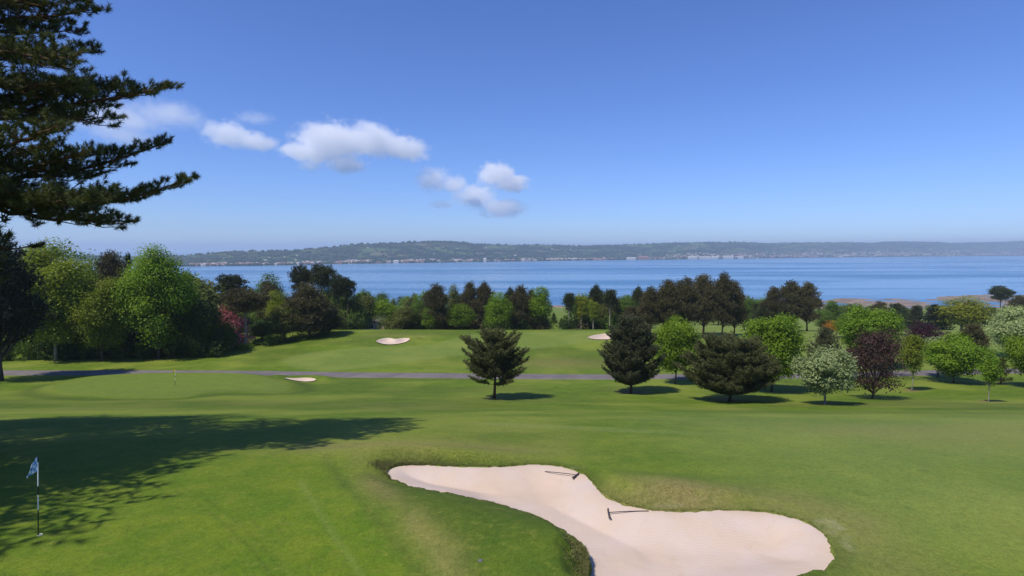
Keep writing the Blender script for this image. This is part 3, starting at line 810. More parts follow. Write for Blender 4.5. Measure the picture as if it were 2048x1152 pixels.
# ------------------------------------------------------------------ the trees of the foreground row (own meshes)
def own(fn, *a, **k): return fn('own', *a, **k)
def FT(build, mat, px, base, top, w, label, name, cat='tree', bark=None, group=None):
    g = gpt(px, base); Y = g[1]; Hh = row_z(top, Y)-g[2]; W = w/F*Y
    return plant(build(Hh, W), name, mat, (g[0], g[1], g[2]-.03), Hh, W, label, cat, group, 0.0, bark)
FT(lambda H, W: own(tree_pine, 11, H, W, H*.22, lambda t: (.84+.24*sin(t*3.0))*(1-t)**.32, nlev=12, per=6, e0=14, e1=48, curv=.65, tuft=.25, kk=20, nw=.042, dens=1.25, zspread=2.2, twig=.42),
   'youngpine', 988, 797, 656, 132, 'lone open-crowned pine standing in front of the road at the middle of the slope', 'pine_tree', bark=BARK_P)
FT(lambda H, W: own(tree_pine, 12, H, W, H*.10, lambda t: min(1, .80+t*1.2)*(1-t)**.48*1.1, nlev=17, per=9, e0=22, e1=50, curv=.7, tuft=.24, kk=18, nw=.042, dens=1.3, zspread=3.5, lv=(.80, 1.06), twig=.42),
   'greypine', 1261, 786, 633, 120, 'dense egg shaped dark pine just left of the round green maple', 'pine_tree', bark=BARK_P)
FT(lambda H, W: own(tree_broad, 13, H, W, H*.17, nl=24, ncl=42, npl=24, ls=.22, lobe=.28, top=.9, tr=.12),
   'bright', 1350, 768, 634, 100, 'rounded fresh green maple between the two dark pines in front of the road', 'maple_tree')
FT(lambda H, W: own(tree_pine, 14, H, W, H*.11, lambda t: (.94+.1*sin(t*9))*(1-t**2.2)**.5, nlev=17, per=11, e0=16, e1=46, curv=.6, tuft=.25, kk=18, nw=.042, dens=1.2, zspread=3.5, lv=(.78, 1.08), twig=.40),
   'youngpine', 1459, 802, 672, 178, 'broad dome shaped dark pine, widest tree of the front row', 'pine_tree', bark=BARK_P)
FT(lambda H, W: own(tree_broad, 15, H, W, H*.08, nl=28, ncl=46, npl=24, ls=.23, lobe=.27, top=.85, tr=.15),
   'bright', 1543, 784, 629, 126, 'large bright green maple behind the dome shaped pine', 'maple_tree')
FT(lambda H, W: own(tree_broad, 16, H, W, H*.17, nl=22, ncl=38, npl=18, ls=.19, lobe=.25, tr=.12, top=.66),
   'whitebeam', 1650, 809, 695, 120, 'silvery green whitebeam with a pale leaning trunk at the right of the front row', 'whitebeam_tree', bark=BARK_L)
FT(lambda H, W: own(tree_broad, 17, H, W, H*.04, nl=36, ncl=18, npl=12, ls=.20, lobe=.21, top=.6, tr=.12, low=1.0),
   'bronze', 1744, 798, 658, 116, 'loose dark purple leaved tree right behind the silvery whitebeam', 'purple_leaved_tree')
FT(lambda H, W: own(tree_broad, 27, H, W, H*.25, nl=18, ncl=12, npl=9, ls=.2, lobe=.2, tr=.10, top=.8),
   'bronze', 1772, 757, 652, 110, 'thin branched bronze tree leaning over the road behind the purple one', 'purple_leaved_tree')
FT(lambda H, W: own(tree_pine, 18, H, W, H*.05, lambda t: (1-t)**.55, nlev=13, per=7, e0=10, e1=65, curv=.6, tuft=.3, kk=16, nw=.045, dens=1.1),
   'greypine', 1648, 776, 654, 92, 'grey green pine with upright shoots behind the whitebeam', 'pine_tree', bark=BARK_P)
FT(lambda H, W: own(tree_broad, 19, H, W, H*.28, nl=18, ncl=34, npl=10, ls=.17, lobe=.27, tr=.07, top=.6),
   'light', 1823, 782, 668, 48, 'slim young light green tree in a ring of bare earth', 'young_tree', bark=BARK_L)
FT(lambda H, W: own(tree_broad, 20, H, W, H*.22, nl=16, ncl=34, npl=10, ls=.2, lobe=.28, tr=.10),
   'whitebeam', 1874, 755, 672, 62, 'small whitish green tree at the near edge of the road', 'whitebeam_tree')
FT(lambda H, W: own(tree_broad, 21, H, W, H*.16, nl=22, ncl=44, npl=20, ls=.21, lobe=.27, tr=.11),
   'maple', 1908, 766, 668, 108, 'wide rounded green tree casting a shadow just before the road at right', 'maple_tree')
FT(lambda H, W: own(tree_broad, 22, H, W, H*.30, nl=16, ncl=26, npl=9, ls=.15, lobe=.28, tr=.055, top=.7),
   'maple', 1977, 804, 705, 34, 'smallest young tree on a thin pale stem, lowest on the right slope', 'young_tree', bark=BARK_L)
FT(lambda H, W: own(tree_pine, 23, H, W, H*.12, lambda t: (.9+.1*sin(t*8))*(1-t)**.4, nlev=8, per=6, e0=0, e1=55, curv=.5, tuft=.26, kk=16, nw=.045),
   'youngpine', 2001, 769, 714, 42, 'small dark pine beside the smallest young tree', 'pine_tree', bark=BARK_P)
FT(lambda H, W: own(tree_broad, 24, H, W, H*.10, nl=22, ncl=70, npl=12, ls=.22, lobe=.28, tr=.12),
   'bright', 2068, 776, 652, 106, 'bright green tree cut by the right edge of the view', 'maple_tree')
FT(lambda H, W: own(tree_broad, 25, H, W, H*.12, nl=24, ncl=90, npl=12, ls=.3, lobe=.27, tr=.16),
   'whitebeam', 2040, 716, 613, 112, 'large silvery green whitebeam beyond the road at the right edge', 'whitebeam_tree')
FT(lambda H, W: own(tree_broad, 26, H, W, H*.05, nl=26, ncl=70, npl=12, ls=.28, lobe=.26, tr=.14, top=.8),
   'maple', 1738, 735, 610, 112, 'tall green tree rising behind the purple leaved tree', 'maple_tree')

# ------------------------------------------------------------------ beyond the road, right half
T('conifer1', 'brownpine', 1942, 646, 58, 'brownish cone shaped conifer behind the wide green tree', base=722, name='conifer_tree')
T('broad1', 'purple', 1850, 643, 72, 'round deep purple tree on the far fairway', base=705, name='purple_leaved_tree')
T('bush1', 'purple', 1887, 662, 36, 'low purple bush at the right side of the deep purple tree', base=688, name='purple_bush', cat='bush')
T('bush0', 'gorse', 1668, 641, 44, 'gorse bush in orange blossom beside the brown pines', Y=165, name='gorse_bush', cat='bush')
T('bush1', 'gorse', 1694, 645, 28, 'smaller gorse bush in orange blossom right of the larger one', Y=167, name='gorse_bush', cat='bush')
T('broad2', 'yellow', 1926, 592, 96, 'wide yellow green tree with a short trunk on the far fairway', Y=195, base=None)
T('fir', 'blackpine', 1872, 608, 58, 'dark pointed fir left of the yellow green tree', Y=200, name='fir_tree')
T('fir1', 'darkpine', 1795, 606, 58, 'dark fir behind the purple tree', Y=215, name='fir_tree')
T('fir', 'darkpine', 1832, 611, 48, 'dark bushy fir between the two darkest firs', Y=213, name='fir_tree')
T('conifer0', 'brownpine', 1760, 602, 38, 'rusty brown conifer top left of the dark firs', Y=235, name='conifer_tree')
T('umbrella0', 'darkpine', 2000, 571, 44, 'lone flat topped pine standing out against the water at right', Y=290, name='scots_pine')
T('pinegroup0', 'brownpine', 2038, 590, 44, 'brown pine at the right edge near the shore', Y=270, name='scots_pine')
T('broad0', 'olive', 1985, 618, 44, 'olive bush like tree left of the large whitebeam', Y=195)
T('broad1', 'light', 2030, 612, 60, 'light green tree above the large whitebeam', Y=225)
T('tall0', 'mid', 1666, 600, 46, 'green tree right of the brown pine pair', Y=205)
T('broad0', 'olive', 1708, 606, 56, 'olive green tree behind the gorse', Y=215)
T('broad2', 'mid', 1650, 620, 36, 'low green tree touching the brown pine pair', Y=195)
for (px, top, w, key, lab) in [
    (1300, 573, 52, 'pinegroup0', 'leftmost brown pine of the big clump'),
    (1334, 559, 62, 'pinegroup1', 'second brown pine from the left of the big clump'),
    (1368, 555, 66, 'pinegroup0', 'brown pine at the middle left of the big clump'),
    (1406, 549, 74, 'pinegroup1', 'widest brown pine at the centre of the big clump'),
    (1444, 545, 52, 'pinegroup0', 'tallest brown pine at the right of the big clump'),
    (1468, 562, 48, 'pinegroup1', 'rightmost brown pine of the big clump')]:
    T(key, 'brownpine', px, top, w, lab, base=668+(px % 5), name='scots_pine', group='brown pines in the big clump', bark=BARK_P)
for (px, top, w, key, lab) in [
    (1546, 573, 50, 'pinegroup1', 'left and lowest of the brown pines on the right'),
    (1582, 561, 62, 'pinegroup0', 'broad brown pine in the middle of the right hand pine group'),
    (1614, 564, 56, 'pinegroup1', 'cone shaped brown pine at the right end of the pine group')]:
    T(key, 'brownpine', px, top, w, lab, base=662, name='scots_pine', group='brown pines in the right hand group', bark=BARK_P)
T('broad0', 'mid', 1500, 592, 46, 'dark green tree in the gap between the two brown pine groups', Y=185)
T('fir1', 'darkpine', 1512, 606, 34, 'dark conifer in the gap between the two brown pine groups', Y=180, name='fir_tree')
T('broad1', 'mid', 1249, 588, 60, 'green rounded tree left of the brown pine clump', Y=165)
T('conifer2', 'darkpine', 1276, 573, 36, 'dark conifer between the rounded green tree and the brown clump', Y=172, name='conifer_tree')
T('conifer1', 'brownpine', 1262, 612, 52, 'dark low conifer behind the egg shaped pine', Y=150, name='conifer_tree')

# ------------------------------------------------------------------ tree line behind the crest
T('conifer0', 'brownpine', 872, 567, 58, 'tall brown conifer at the left end of the crest row', Y=142, name='conifer_tree')
T('tall1', 'olive', 908, 567, 40, 'slender olive tree behind the tall brown conifer', Y=165)
T('conifer1', 'brownpine', 938, 562, 44, 'dark brown conifer left of the round green tree', Y=150, name='conifer_tree')
T('conifer2', 'brownpine', 966, 564, 44, 'dark brown conifer directly behind the round green tree', Y=158, name='conifer_tree')
T('broad0', 'maple', 920, 606, 62, 'low green tree at the foot of the dark conifers', Y=143)
T('broad1', 'maple', 996, 582, 66, 'round bright green tree in the middle of the crest row', Y=140)
T('conifer0', 'brownpine', 1040, 570, 54, 'bulky brown conifer right of the round green tree', Y=146, name='conifer_tree')
T('conifer2', 'darkpine', 1020, 575, 34, 'dark conifer top peeping over the round green tree', Y=160, name='conifer_tree')
T('tall0', 'maple', 1079, 572, 52, 'light green tree left of the gap in the crest row', Y=146)
T('conifer1', 'darkpine', 1062, 577, 30, 'dark conifer behind the light green tree by the gap', Y=160, name='conifer_tree')
T('slimpine', 'darkpine', 1138, 584, 26, 'slim pine on a bare stem right of the gap in the crest row', Y=144, name='scots_pine', bark=BARK_L)
T('bush0', 'dark', 1132, 632, 28, 'dark bush at the foot of the slim pine', Y=143, name='bush', cat='bush')
T('poplar', 'yellow', 1163, 584, 38, 'taller yellow green poplar right of the slim pine', Y=144, name='poplar_tree', bark=BARK_L)
T('poplar', 'light', 1187, 596, 30, 'shorter yellow green poplar against the dark pine', Y=143, name='poplar_tree', bark=BARK_L)
T('conifer2', 'darkpine', 1194, 570, 44, 'dark pine behind the yellow green poplars', Y=156, name='conifer_tree')
T('slimpine', 'darkpine', 1220, 577, 30, 'dark pine on a pale bare stem behind the egg shaped pine', Y=143, name='scots_pine', bark=BARK_L)
T('conifer0', 'darkpine', 1225, 590, 42, 'low dark conifer behind the bare stemmed pine', Y=163, name='conifer_tree')
T('fir', 'dark', 1108, 626, 16, 'little conifer in the gap of the crest row', Y=230, name='fir_tree')
T('fir1', 'dark', 1123, 636, 12, 'tiniest conifer in the gap of the crest row', Y=185, name='fir_tree')
T('broad0', 'olive', 808, 610, 54, 'olive willow like tree beside the tall brown conifer', Y=145)
T('broad2', 'maple', 772, 598, 72, 'rounded bright green tree left of the willow', Y=152)
T('broad1', 'mid', 838, 596, 40, 'dark green tree squeezed left of the tall brown conifer', Y=148)
T('broad0', 'mid', 762, 583, 52, 'dark green tree top behind the rounded bright one', Y=190)
T('far', 'olive', 826, 592, 44, 'low olive tree against the water behind the willow', Y=205)

# ------------------------------------------------------------------ middle left wood
T('umbrella1', 'darkpine', 463, 547, 66, 'flat topped dark pine on its own at the left against the water', Y=150, name='scots_pine')
T('pinegroup1', 'brownpine', 444, 585, 60, 'brown pine under the flat topped dark pine', Y=140, name='scots_pine')
T('umbrella0', 'brownpine', 491, 576, 92, 'brownish pine with a bare reddish trunk beside the pink bush', base=694, name='scots_pine', bark=BARK_L)
T('bush0', 'rhodo', 452, 614, 76, 'rhododendron bush covered in pink blossom', base=None, Y=113, name='rhododendron_bush', cat='bush')
T('bush1', 'olive', 455, 645, 66, 'olive bush below the pink blossom', base=694, name='bush', cat='bush')
T('broad1', 'mid', 540, 546, 84, 'green tree behind the brownish pine', Y=142)
T('broad0', 'brownpine', 538, 556, 50, 'rusty brown crown in front of the green tree at left', Y=138)
T('tall1', 'light', 556, 580, 54, 'light yellowish tree left of the big brown conifer', Y=130)
T('broad2', 'dark', 520, 640, 60, 'dark low tree right of the bare reddish trunk', Y=121)
T('broad0', 'olive', 570, 608, 76, 'grey green tree at the foot of the big brown conifer', base=682)
T('conifer0', 'brownpine', 618, 566, 100, 'big brown conifer in the middle left wood', base=676, name='conifer_tree')
T('conifer1', 'darkpine', 655, 612, 66, 'dark conifer skirt right of the big brown conifer', base=668, name='conifer_tree')
for (px, top, w, Y, lab) in [(604, 530, 56, 146, 'leftmost tall dark scots pine above the wood'), (645, 527, 58, 144, 'tallest dark scots pine above the wood'),
                             (676, 548, 42, 141, 'dark scots pine with bare trunks right of the tallest one'), (694, 553, 36, 140, 'rightmost and lowest dark scots pine above the wood')]:
    T('umbrella%d' % (px % 2), 'darkpine', px, top, w, lab, Y=Y, name='scots_pine', group='dark scots pines over the wood')
T('broad2', 'mid', 655, 566, 80, 'green tree under the tall scots pines', Y=146)
T('broad1', 'olive', 705, 585, 54, 'olive green tree right of the scots pines', Y=144)
T('tall0', 'olive', 732, 590, 44, 'tall olive tree beside the far house', Y=150)
T('broad0', 'mid', 725, 578, 60, 'green tree behind the olive trees', Y=172)
T('bush0', 'dark', 708, 633, 50, 'dark rounded bush left of the far house', Y=137, name='bush', cat='bush')
T('bush1', 'olive', 684, 634, 34, 'olive bush below the scots pine trunks', Y=134, name='bush', cat='bush')
T('bush0', 'olive', 776, 634, 40, 'olive bush right of the far house', Y=143, name='bush', cat='bush')

# ------------------------------------------------------------------ left wood
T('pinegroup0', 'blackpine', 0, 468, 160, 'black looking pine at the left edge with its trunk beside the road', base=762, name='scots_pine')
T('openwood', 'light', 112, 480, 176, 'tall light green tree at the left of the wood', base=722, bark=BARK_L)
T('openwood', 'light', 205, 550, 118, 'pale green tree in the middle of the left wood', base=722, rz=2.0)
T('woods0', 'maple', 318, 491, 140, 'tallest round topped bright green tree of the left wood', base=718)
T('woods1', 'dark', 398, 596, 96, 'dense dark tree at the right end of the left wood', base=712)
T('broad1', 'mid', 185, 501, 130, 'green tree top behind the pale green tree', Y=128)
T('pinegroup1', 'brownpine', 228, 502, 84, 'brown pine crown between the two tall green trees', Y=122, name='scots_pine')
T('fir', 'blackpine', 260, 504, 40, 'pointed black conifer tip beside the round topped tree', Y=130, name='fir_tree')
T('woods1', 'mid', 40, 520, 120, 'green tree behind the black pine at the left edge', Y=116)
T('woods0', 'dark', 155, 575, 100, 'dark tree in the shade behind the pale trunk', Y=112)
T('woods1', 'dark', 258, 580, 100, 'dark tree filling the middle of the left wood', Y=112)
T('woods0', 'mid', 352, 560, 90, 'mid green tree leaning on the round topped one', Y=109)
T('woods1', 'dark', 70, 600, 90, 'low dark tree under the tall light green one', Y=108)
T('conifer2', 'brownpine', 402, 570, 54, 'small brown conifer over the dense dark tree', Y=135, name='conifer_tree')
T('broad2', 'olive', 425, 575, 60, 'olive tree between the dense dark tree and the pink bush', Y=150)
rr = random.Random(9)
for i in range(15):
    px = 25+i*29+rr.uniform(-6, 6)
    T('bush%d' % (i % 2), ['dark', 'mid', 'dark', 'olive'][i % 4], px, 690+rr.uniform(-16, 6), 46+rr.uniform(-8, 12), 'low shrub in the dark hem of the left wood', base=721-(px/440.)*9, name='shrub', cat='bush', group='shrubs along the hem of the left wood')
for (px, b, t, w) in [(492, 697, 686, 34), (515, 690, 680, 30), (560, 684, 672, 30), (600, 680, 666, 40), (545, 690, 668, 36), (640, 672, 655, 40)]:
    T('bush%d' % (px % 2), 'mid' if px != 492 else 'bright', px, t, w, 'low shrub at the grass edge of the middle left wood', base=b, name='shrub', cat='bush', group='shrubs at the edge of the middle left wood')

# filling woods towards the shore: copies of two far trees
def far_wood(n, x0, x1, Y0, Y1, h0, h1, label, group, seed, avoid=None):
    r = random.Random(seed)
    for i in range(n):
        px = r.uniform(x0, x1); Y = Y0+(Y1-Y0)*r.random()**1.2
        if avoid and avoid(px, Y): continue
        con = r.random() < .33
        h = r.uniform(h0, h1); X = xof(px, Y); z = gz(X, Y)
        plant('farcon' if con else 'far', 'conifer_tree' if con else 'broadleaf_tree', r.choice(['darkpine', 'brownpine']) if con else r.choice(['mid', 'olive', 'mid', 'dark', 'maple']),
              (X, Y, z-.2), h*(1.1 if con else 1), h*(.55 if con else .85)*r.uniform(.85, 1.2), label, 'tree', group, r.uniform(0, 6))
far_wood(46, 380, 1095, 165, 420, 9, 13, 'tree of the far wood in front of the water at left and centre', 'trees of the far wood, left and centre', 3)
far_wood(36, 1135, 1540, 180, 420, 9, 13.5, 'tree of the far wood behind the pine clumps', 'trees of the far wood behind the pine clumps', 4)
far_wood(64, 1625, 2075, 235, 500, 5, 7.6, 'tree of the low far wood along the shore at right', 'trees of the low far wood at right', 6)
far_wood(26, -60, 420, 118, 230, 13, 17, 'tree hidden deep in the left wood', 'trees deep in the left wood', 7)
T('broad1', 'maple', 1700, 624, 70, 'green tree between the gorse and the tall green tree', Y=140)
T('tall0', 'mid', 1790, 632, 46, 'dark green tree between the tall green tree and the deep purple tree', Y=150)
T('conifer0', 'darkpine', 1530, 600, 40, 'dark conifer touching the left side of the right hand pine group', Y=168, name='conifer_tree')
T('broad0', 'maple', 862, 612, 40, 'small green tree at the foot of the tall brown conifer', Y=142)
T('broad2', 'olive', 1210, 606, 44, 'olive tree between the bare stemmed pine and the poplars', Y=150)
T('far', 'mid', 1690, 606, 40, 'green tree above the gorse near the shore', Y=250)

# ------------------------------------------------------------------ big pine at the left, trunk outside the view
def big_pine():
    rng = np.random.default_rng(77)
    TX, TY = -20.6, 21.5
    gzv = gz(TX, TY)
    root = empty('pine_tree', (TX, TY, gzv), 'huge dark pine reaching into the top left of the view with layered needle branches', 'tree')
    O = np.array([TX, TY, gzv])
    mb = MB(); top = H0+15.5
    tz = np.linspace(gzv-.4, top, 14)
    tp = np.stack([TX+.25*np.sin((tz-gzv)/5), TY+.2*np.cos((tz-gzv)/6)-.2, tz], -1)
    mb.tube(tp-O, np.interp(tz, [gzv, gzv+1.5, top], [.62, .46, .07]), 12)
    P = []; D = []; T_ = []; Pc = []; Dc = []; Tc = []
    up = np.array([0, 0, 1.])
    def on_trunk(z):
        return np.array([np.interp(z, tz, tp[:, 0]), np.interp(z, tz, tp[:, 1]), z])
    def limb(z0, end, fine=True, sag=.5, dens=1.0, seedr=None, sweep=.42, thick=1.0):
        s0 = on_trunk(z0); L = np.linalg.norm(end-s0)
        mid = s0*.45+end*.55-up*sag*L*.12
        q = np.linspace(0, 1, 12)[:, None]
        Pb = s0*(1-q)**2+2*mid*q*(1-q)+end*q*q
        Pb[1:-1] += rng.normal(size=(10, 3))*.05
        r0 = (.03+.012*L)*thick
        mb.tube(Pb-O, np.linspace(r0, .012, 12), 7, False)
        hd = unit(np.array([end[0]-s0[0], end[1]-s0[1], 0])); side = np.cross(up, hd)
        tl = T_ if fine else Tc; pl = P if fine else Pc; dl = D if fine else Dc
        step = .40/dens if fine else .55
        s = .10*L
        while s <= L:
            f = s/L; i = f*11; i0 = min(10, int(i)); b = Pb[i0]*(1-i+i0)+Pb[i0+1]*(i-i0); bd = unit(Pb[i0+1]-Pb[i0])
            for sg in (-1, 1):
                l2 = (sweep*L*(1-f)**.8*min(1, .45+1.6*f)+.35)*rng.uniform(.6, 1.15)
                d2 = unit(bd*rng.uniform(.75, 1.1)+side*sg*rng.uniform(.5, 1.0)+up*rng.uniform(-.22, .55))
                e2 = b+d2*l2+up*.12*l2
                m2 = b+d2*l2*.5-up*.04*l2
                mb.tube(np.array([b, m2, e2])-O, [.012+.008*l2, .012+.003*l2, .007], 4, False)
                ss = .27 if fine else .45
                x = ss*.6
                while x <= l2:
                    g = x/l2
                    p2 = b*(1-g)**2+2*m2*g*(1-g)+e2*g*g
                    for sg2 in (-1, 1):
                        l3 = (.16+.34*(1-g)*min(1, l2))*rng.uniform(.6, 1.3)
                        d3 = unit(d2*.8+np.cross(up, d2)*sg2*rng.uniform(.35, 1.0)+up*rng.uniform(-.25, 1.0))
                        e3 = p2+d3*l3
                        if fine:
                            if rng.random() < .62:
                                mb.tube(np.array([p2, e3])-O, [.008, .005], 3, False)
                                for w in ((.55, 1.0) if l3 > .25 else (1.0,)):
                                    pl.append(p2+(e3-p2)*w); dl.append(d3+up*.55); tl.append(rng.random())
                        else:
                            pl.append(e3); dl.append(d3+up*.5); tl.append(rng.random())
                    x += ss
                pl.append(e2); dl.append(d2+up*.5); tl.append(rng.random())
            s += step
        pl.append(end); dl.append(bd+up*.4); tl.append(rng.random())
    # limbs that show in the view: start height above the sea, tip
    def zt(row): return row_z(row, TY)
    for (r0, px, py, Y, dn, sg, sw) in [
        (398, 382, 362, 21.5, 1.0, .9, .34), (402, 255, 442, 20.2, .95, .5, .34), (372, 330, 286, 22.6, 1.0, .7, .32),
        (385, 205, 395, 18.5, .9, .5, .38), (350, 180, 300, 19.6, .9, .5, .36), (330, 120, 245, 18.0, .8, .2, .36),
        (225, 340, 172, 21.6, 1.0, .55, .30), (232, 228, 236, 20.4, .7, .3, .30), (195, 262, 172, 23.5, 1.0, .4, .34),
        (170, 160, 165, 19.0, .9, .3, .36), (120, 188, 102, 22.0, .95, .2, .36), (90, 150, 120, 18.5, .9, .2, .34), (60, 192, 18, 21.5, .95, .2, .38),
        (20, 160, -12, 19.5, .95, .1, .38), (75, 172, 60, 24.0, .9, .1, .36), (-60, 150, -90, 21, .9, 0, .36), (-60, 180, -60, 24, .9, 0, .36), (-150, 120, -190, 22, .8, 0, .4),
        (505, 84, 489, 21.5, .45, .1, .10)]:
        limb(zt(r0), pt(px, py, Y), True, sg, dn, sweep=sw)
    # limbs on the sides that lie outside the view (they throw the shadow over the green)
    for k in range(34):
        z0 = H0-2.2+k*.48
        az = [200, 250, 160, 290, 225, 180, 130, 270, 100, 240, 305][k % 11]+rng.uniform(-14, 14)
        a = radians(az); Lh = (7.6-.26*k*.8)*rng.uniform(.78, 1.1); Lh = max(Lh, 2.2)
        e = np.array([TX+cos(a)*Lh, TY+sin(a)*Lh, z0+rng.uniform(.2, 1.4)])
        ppx = 1024+F*e[0]/max(e[1], 1)
        if ppx > -10: e[0] = min(e[0], -.93*e[1])
        limb(z0, e, False, .5, 1.0)
    for k in range(10):
        z0 = H0+10.5+k*.45; a = radians(k*137.5); Lh = 3.4-.25*k
        limb(z0, np.array([TX+cos(a)*Lh, TY+sin(a)*Lh, z0+1.0]), False, .2)
    P_ = np.array(P); D_ = np.array(D)
    P_ = np.repeat(P_, 4, 0); D_ = unit(np.repeat(D_, 4, 0)); T_ = np.repeat(T_, 4)
    P_ = P_+D_*np.tile([.0, -.05, -.10, -.15], len(P_)//4)[:, None]
    V, Fc = needles(rng, P_-O, D_, 13, .185, .020, 1.0)
    V2, F2 = needles(rng, np.array(Pc)-O, np.array(Dc), 11, .42, .075, .75)
    print('big pine tufts', len(P_), len(Pc))
    cm = mesh_np('big_crown', np.vstack([V, V2]), [np.vstack([Fc, F2+len(V)])], False, attrs={'tint': np.concatenate([np.repeat(T_, 39), np.repeat(Tc, 33)])})
    obj('trunk', mb.mesh('big_trunk', True), BARK_P, root)
    obj('crown', cm, M['bigpine'], root)
big_pine()
_bp = tree_pine('outer', 31, 20, 17, 6.5, lambda t: (.75+.5*t if t < .5 else 1)*(1-t)**.5*1.05, nlev=11, per=6, e0=0, e1=55, tuft=.45, kk=8, nw=.08, tr=.5, zspread=1.2)
plant(_bp, 'pine_tree', 'bigpine', (-34.5, 20.5, gz(-34.5, 20.5)), 25, 19, 'third huge pine furthest left whose top shades the fairway', 'tree', None, 2.0, BARK_P)
plant(_bp, 'pine_tree', 'bigpine', (-25.5, 13.5, gz(-25.5, 13.5)), 21, 17, 'second huge pine further left whose branches shade the front green', 'tree', None, 0.0, BARK_P)

# ------------------------------------------------------------------ flags, rakes, small things
WHITE = simple_mat('white_painted_pole', (.78, .77, .74), .4, .4, .05)
BLACK = simple_mat('black_painted_pole', (.018, .017, .018), .4, .4, .1)
METAL = simple_mat('grey_metal', (.12, .12, .12), .5, .4, .1)
def cloth_mat(name, a, b, chk):
    m, nt, out = new_mat(name)
    at = N(nt, 'ShaderNodeAttribute', attribute_name='cloth')
    ck = N(nt, 'ShaderNodeTexChecker'); ck.inputs['Scale'].default_value = chk
    ck.inputs['Color1'].default_value = c4(a); ck.inputs['Color2'].default_value = c4(b)
    nt.links.new(at.outputs['Color'], ck.inputs['Vector'])
    p = N(nt, 'ShaderNodeBsdfPrincipled'); nt.links.new(ck.outputs[0], p.inputs['Base Color']); p.inputs['Roughness'].default_value = .75
    t = N(nt, 'ShaderNodeBsdfTranslucent'); nt.links.new(ck.outputs[0], t.inputs[0])
    mx = N(nt, 'ShaderNodeMixShader'); mx.inputs[0].default_value = .3
    nt.links.new(p.outputs[0], mx.inputs[1]); nt.links.new(t.outputs[0], mx.inputs[2]); nt.links.new(mx.outputs[0], out.inputs[0]); return m
def flagstick(px, base, Hh, lean, seg, cloth, label, thick, flag, rz=0):
    g = gpt(px, base)
    root = empty('golf_flag', g, label, 'golf flag')
    n = 40; z = np.linspace(-.12, Hh, n); mb = MB()
    P = np.stack([lean*np.clip(z, 0, 9)/Hh, 0*z, z], -1); mb.tube(P, thick, 8)
    me = mb.mesh('pole', True)
    # white and black sections
    cz = np.array([sum(me.vertices[v].co.z for v in p.vertices)/len(p.vertices) for p in me.polygons])
    mi = np.zeros(len(cz), int)
    for a, b in seg: mi[(cz > a*Hh) & (cz <= b*Hh)] = 1
    me.polygons.foreach_set('material_index', mi.astype(np.int32))
    obj('pole', me, [BLACK, WHITE], root)
    fw, fh, drop = flag
    nu, nv = 34, 26
    u, v = np.meshgrid(np.linspace(0, 1, nu), np.linspace(0, 1, nv))
    # draped cloth: attached on v at u=0, free edge hangs in folds to the left
    X = -fw*u**.8*(.55+.45*v)+.0; Z = Hh-.02-v*fh*(1-.15*u)-drop*u**1.15
    Yc = .05*np.sin(u*11+v*1.5)*u**.5*(.4+.8*v)+.02*np.sin(v*7+u*4)*u
    X = X+.02*np.sin(u*13+1)*u
    X = X+lean*(Z/Hh)
    V = np.stack([X, Yc-.012, Z], -1).reshape(-1, 3)
    i = np.arange(nv-1)[:, None]*nu+np.arange(nu-1)[None]
    uvc = np.stack([u*1.35, v, .5+0*u, 1+0*u], -1).reshape(-1, 4)
    me = mesh_np('cloth', V, [np.stack([i, i+1, i+nu+1, i+nu], -1).reshape(-1, 4)], True, cattrs={'cloth': uvc})
    o = obj('flag_cloth', me, cloth, root)
    md = o.modifiers.new('thick', 'SOLIDIFY'); md.thickness = .003
    return root, g
_rt, g = flagstick(76.5, 1071, 2.13, .11, [(.62, .92), (.32, .515)], cloth_mat('blue_white_cloth', (.66, .78, .90), (.16, .36, .68), 4.5),
    'near flagstick with drooping light blue checked flag on the front green', .0135, (.25, .40, .22))
# cup
def cup(g, label):
    th = np.arange(24)*2*pi/24; mb = MB()
    V = []; 
    for r, z in ((.060, .006), (.056, .012), (.054, -.01), (.052, -.12)):
        V += [[r*cos(t), r*sin(t), z] for t in th]
    Fq = [[k*24+j, k*24+(j+1) % 24, (k+1)*24+(j+1) % 24, (k+1)*24+j] for k in range(3) for j in range(24)]
    me = mesh_np('cup', V, [Fq], True)
    o = obj('golf_hole_cup', me, WHITE, None, g); tag(o, label, 'golf hole')
cup(g+np.array([.03, .02, .004]), 'white rimmed hole cup at the foot of the near flagstick')
flagstick(350.5, 771, 2.13, .06, [(.60, .95), (.30, .5)], cloth_mat('yellow_cloth', (.85, .68, .02), (.80, .62, .02), 3.0),
    'small far flagstick with a yellow flag on the raised second green', .02, (.34, .42, .12))

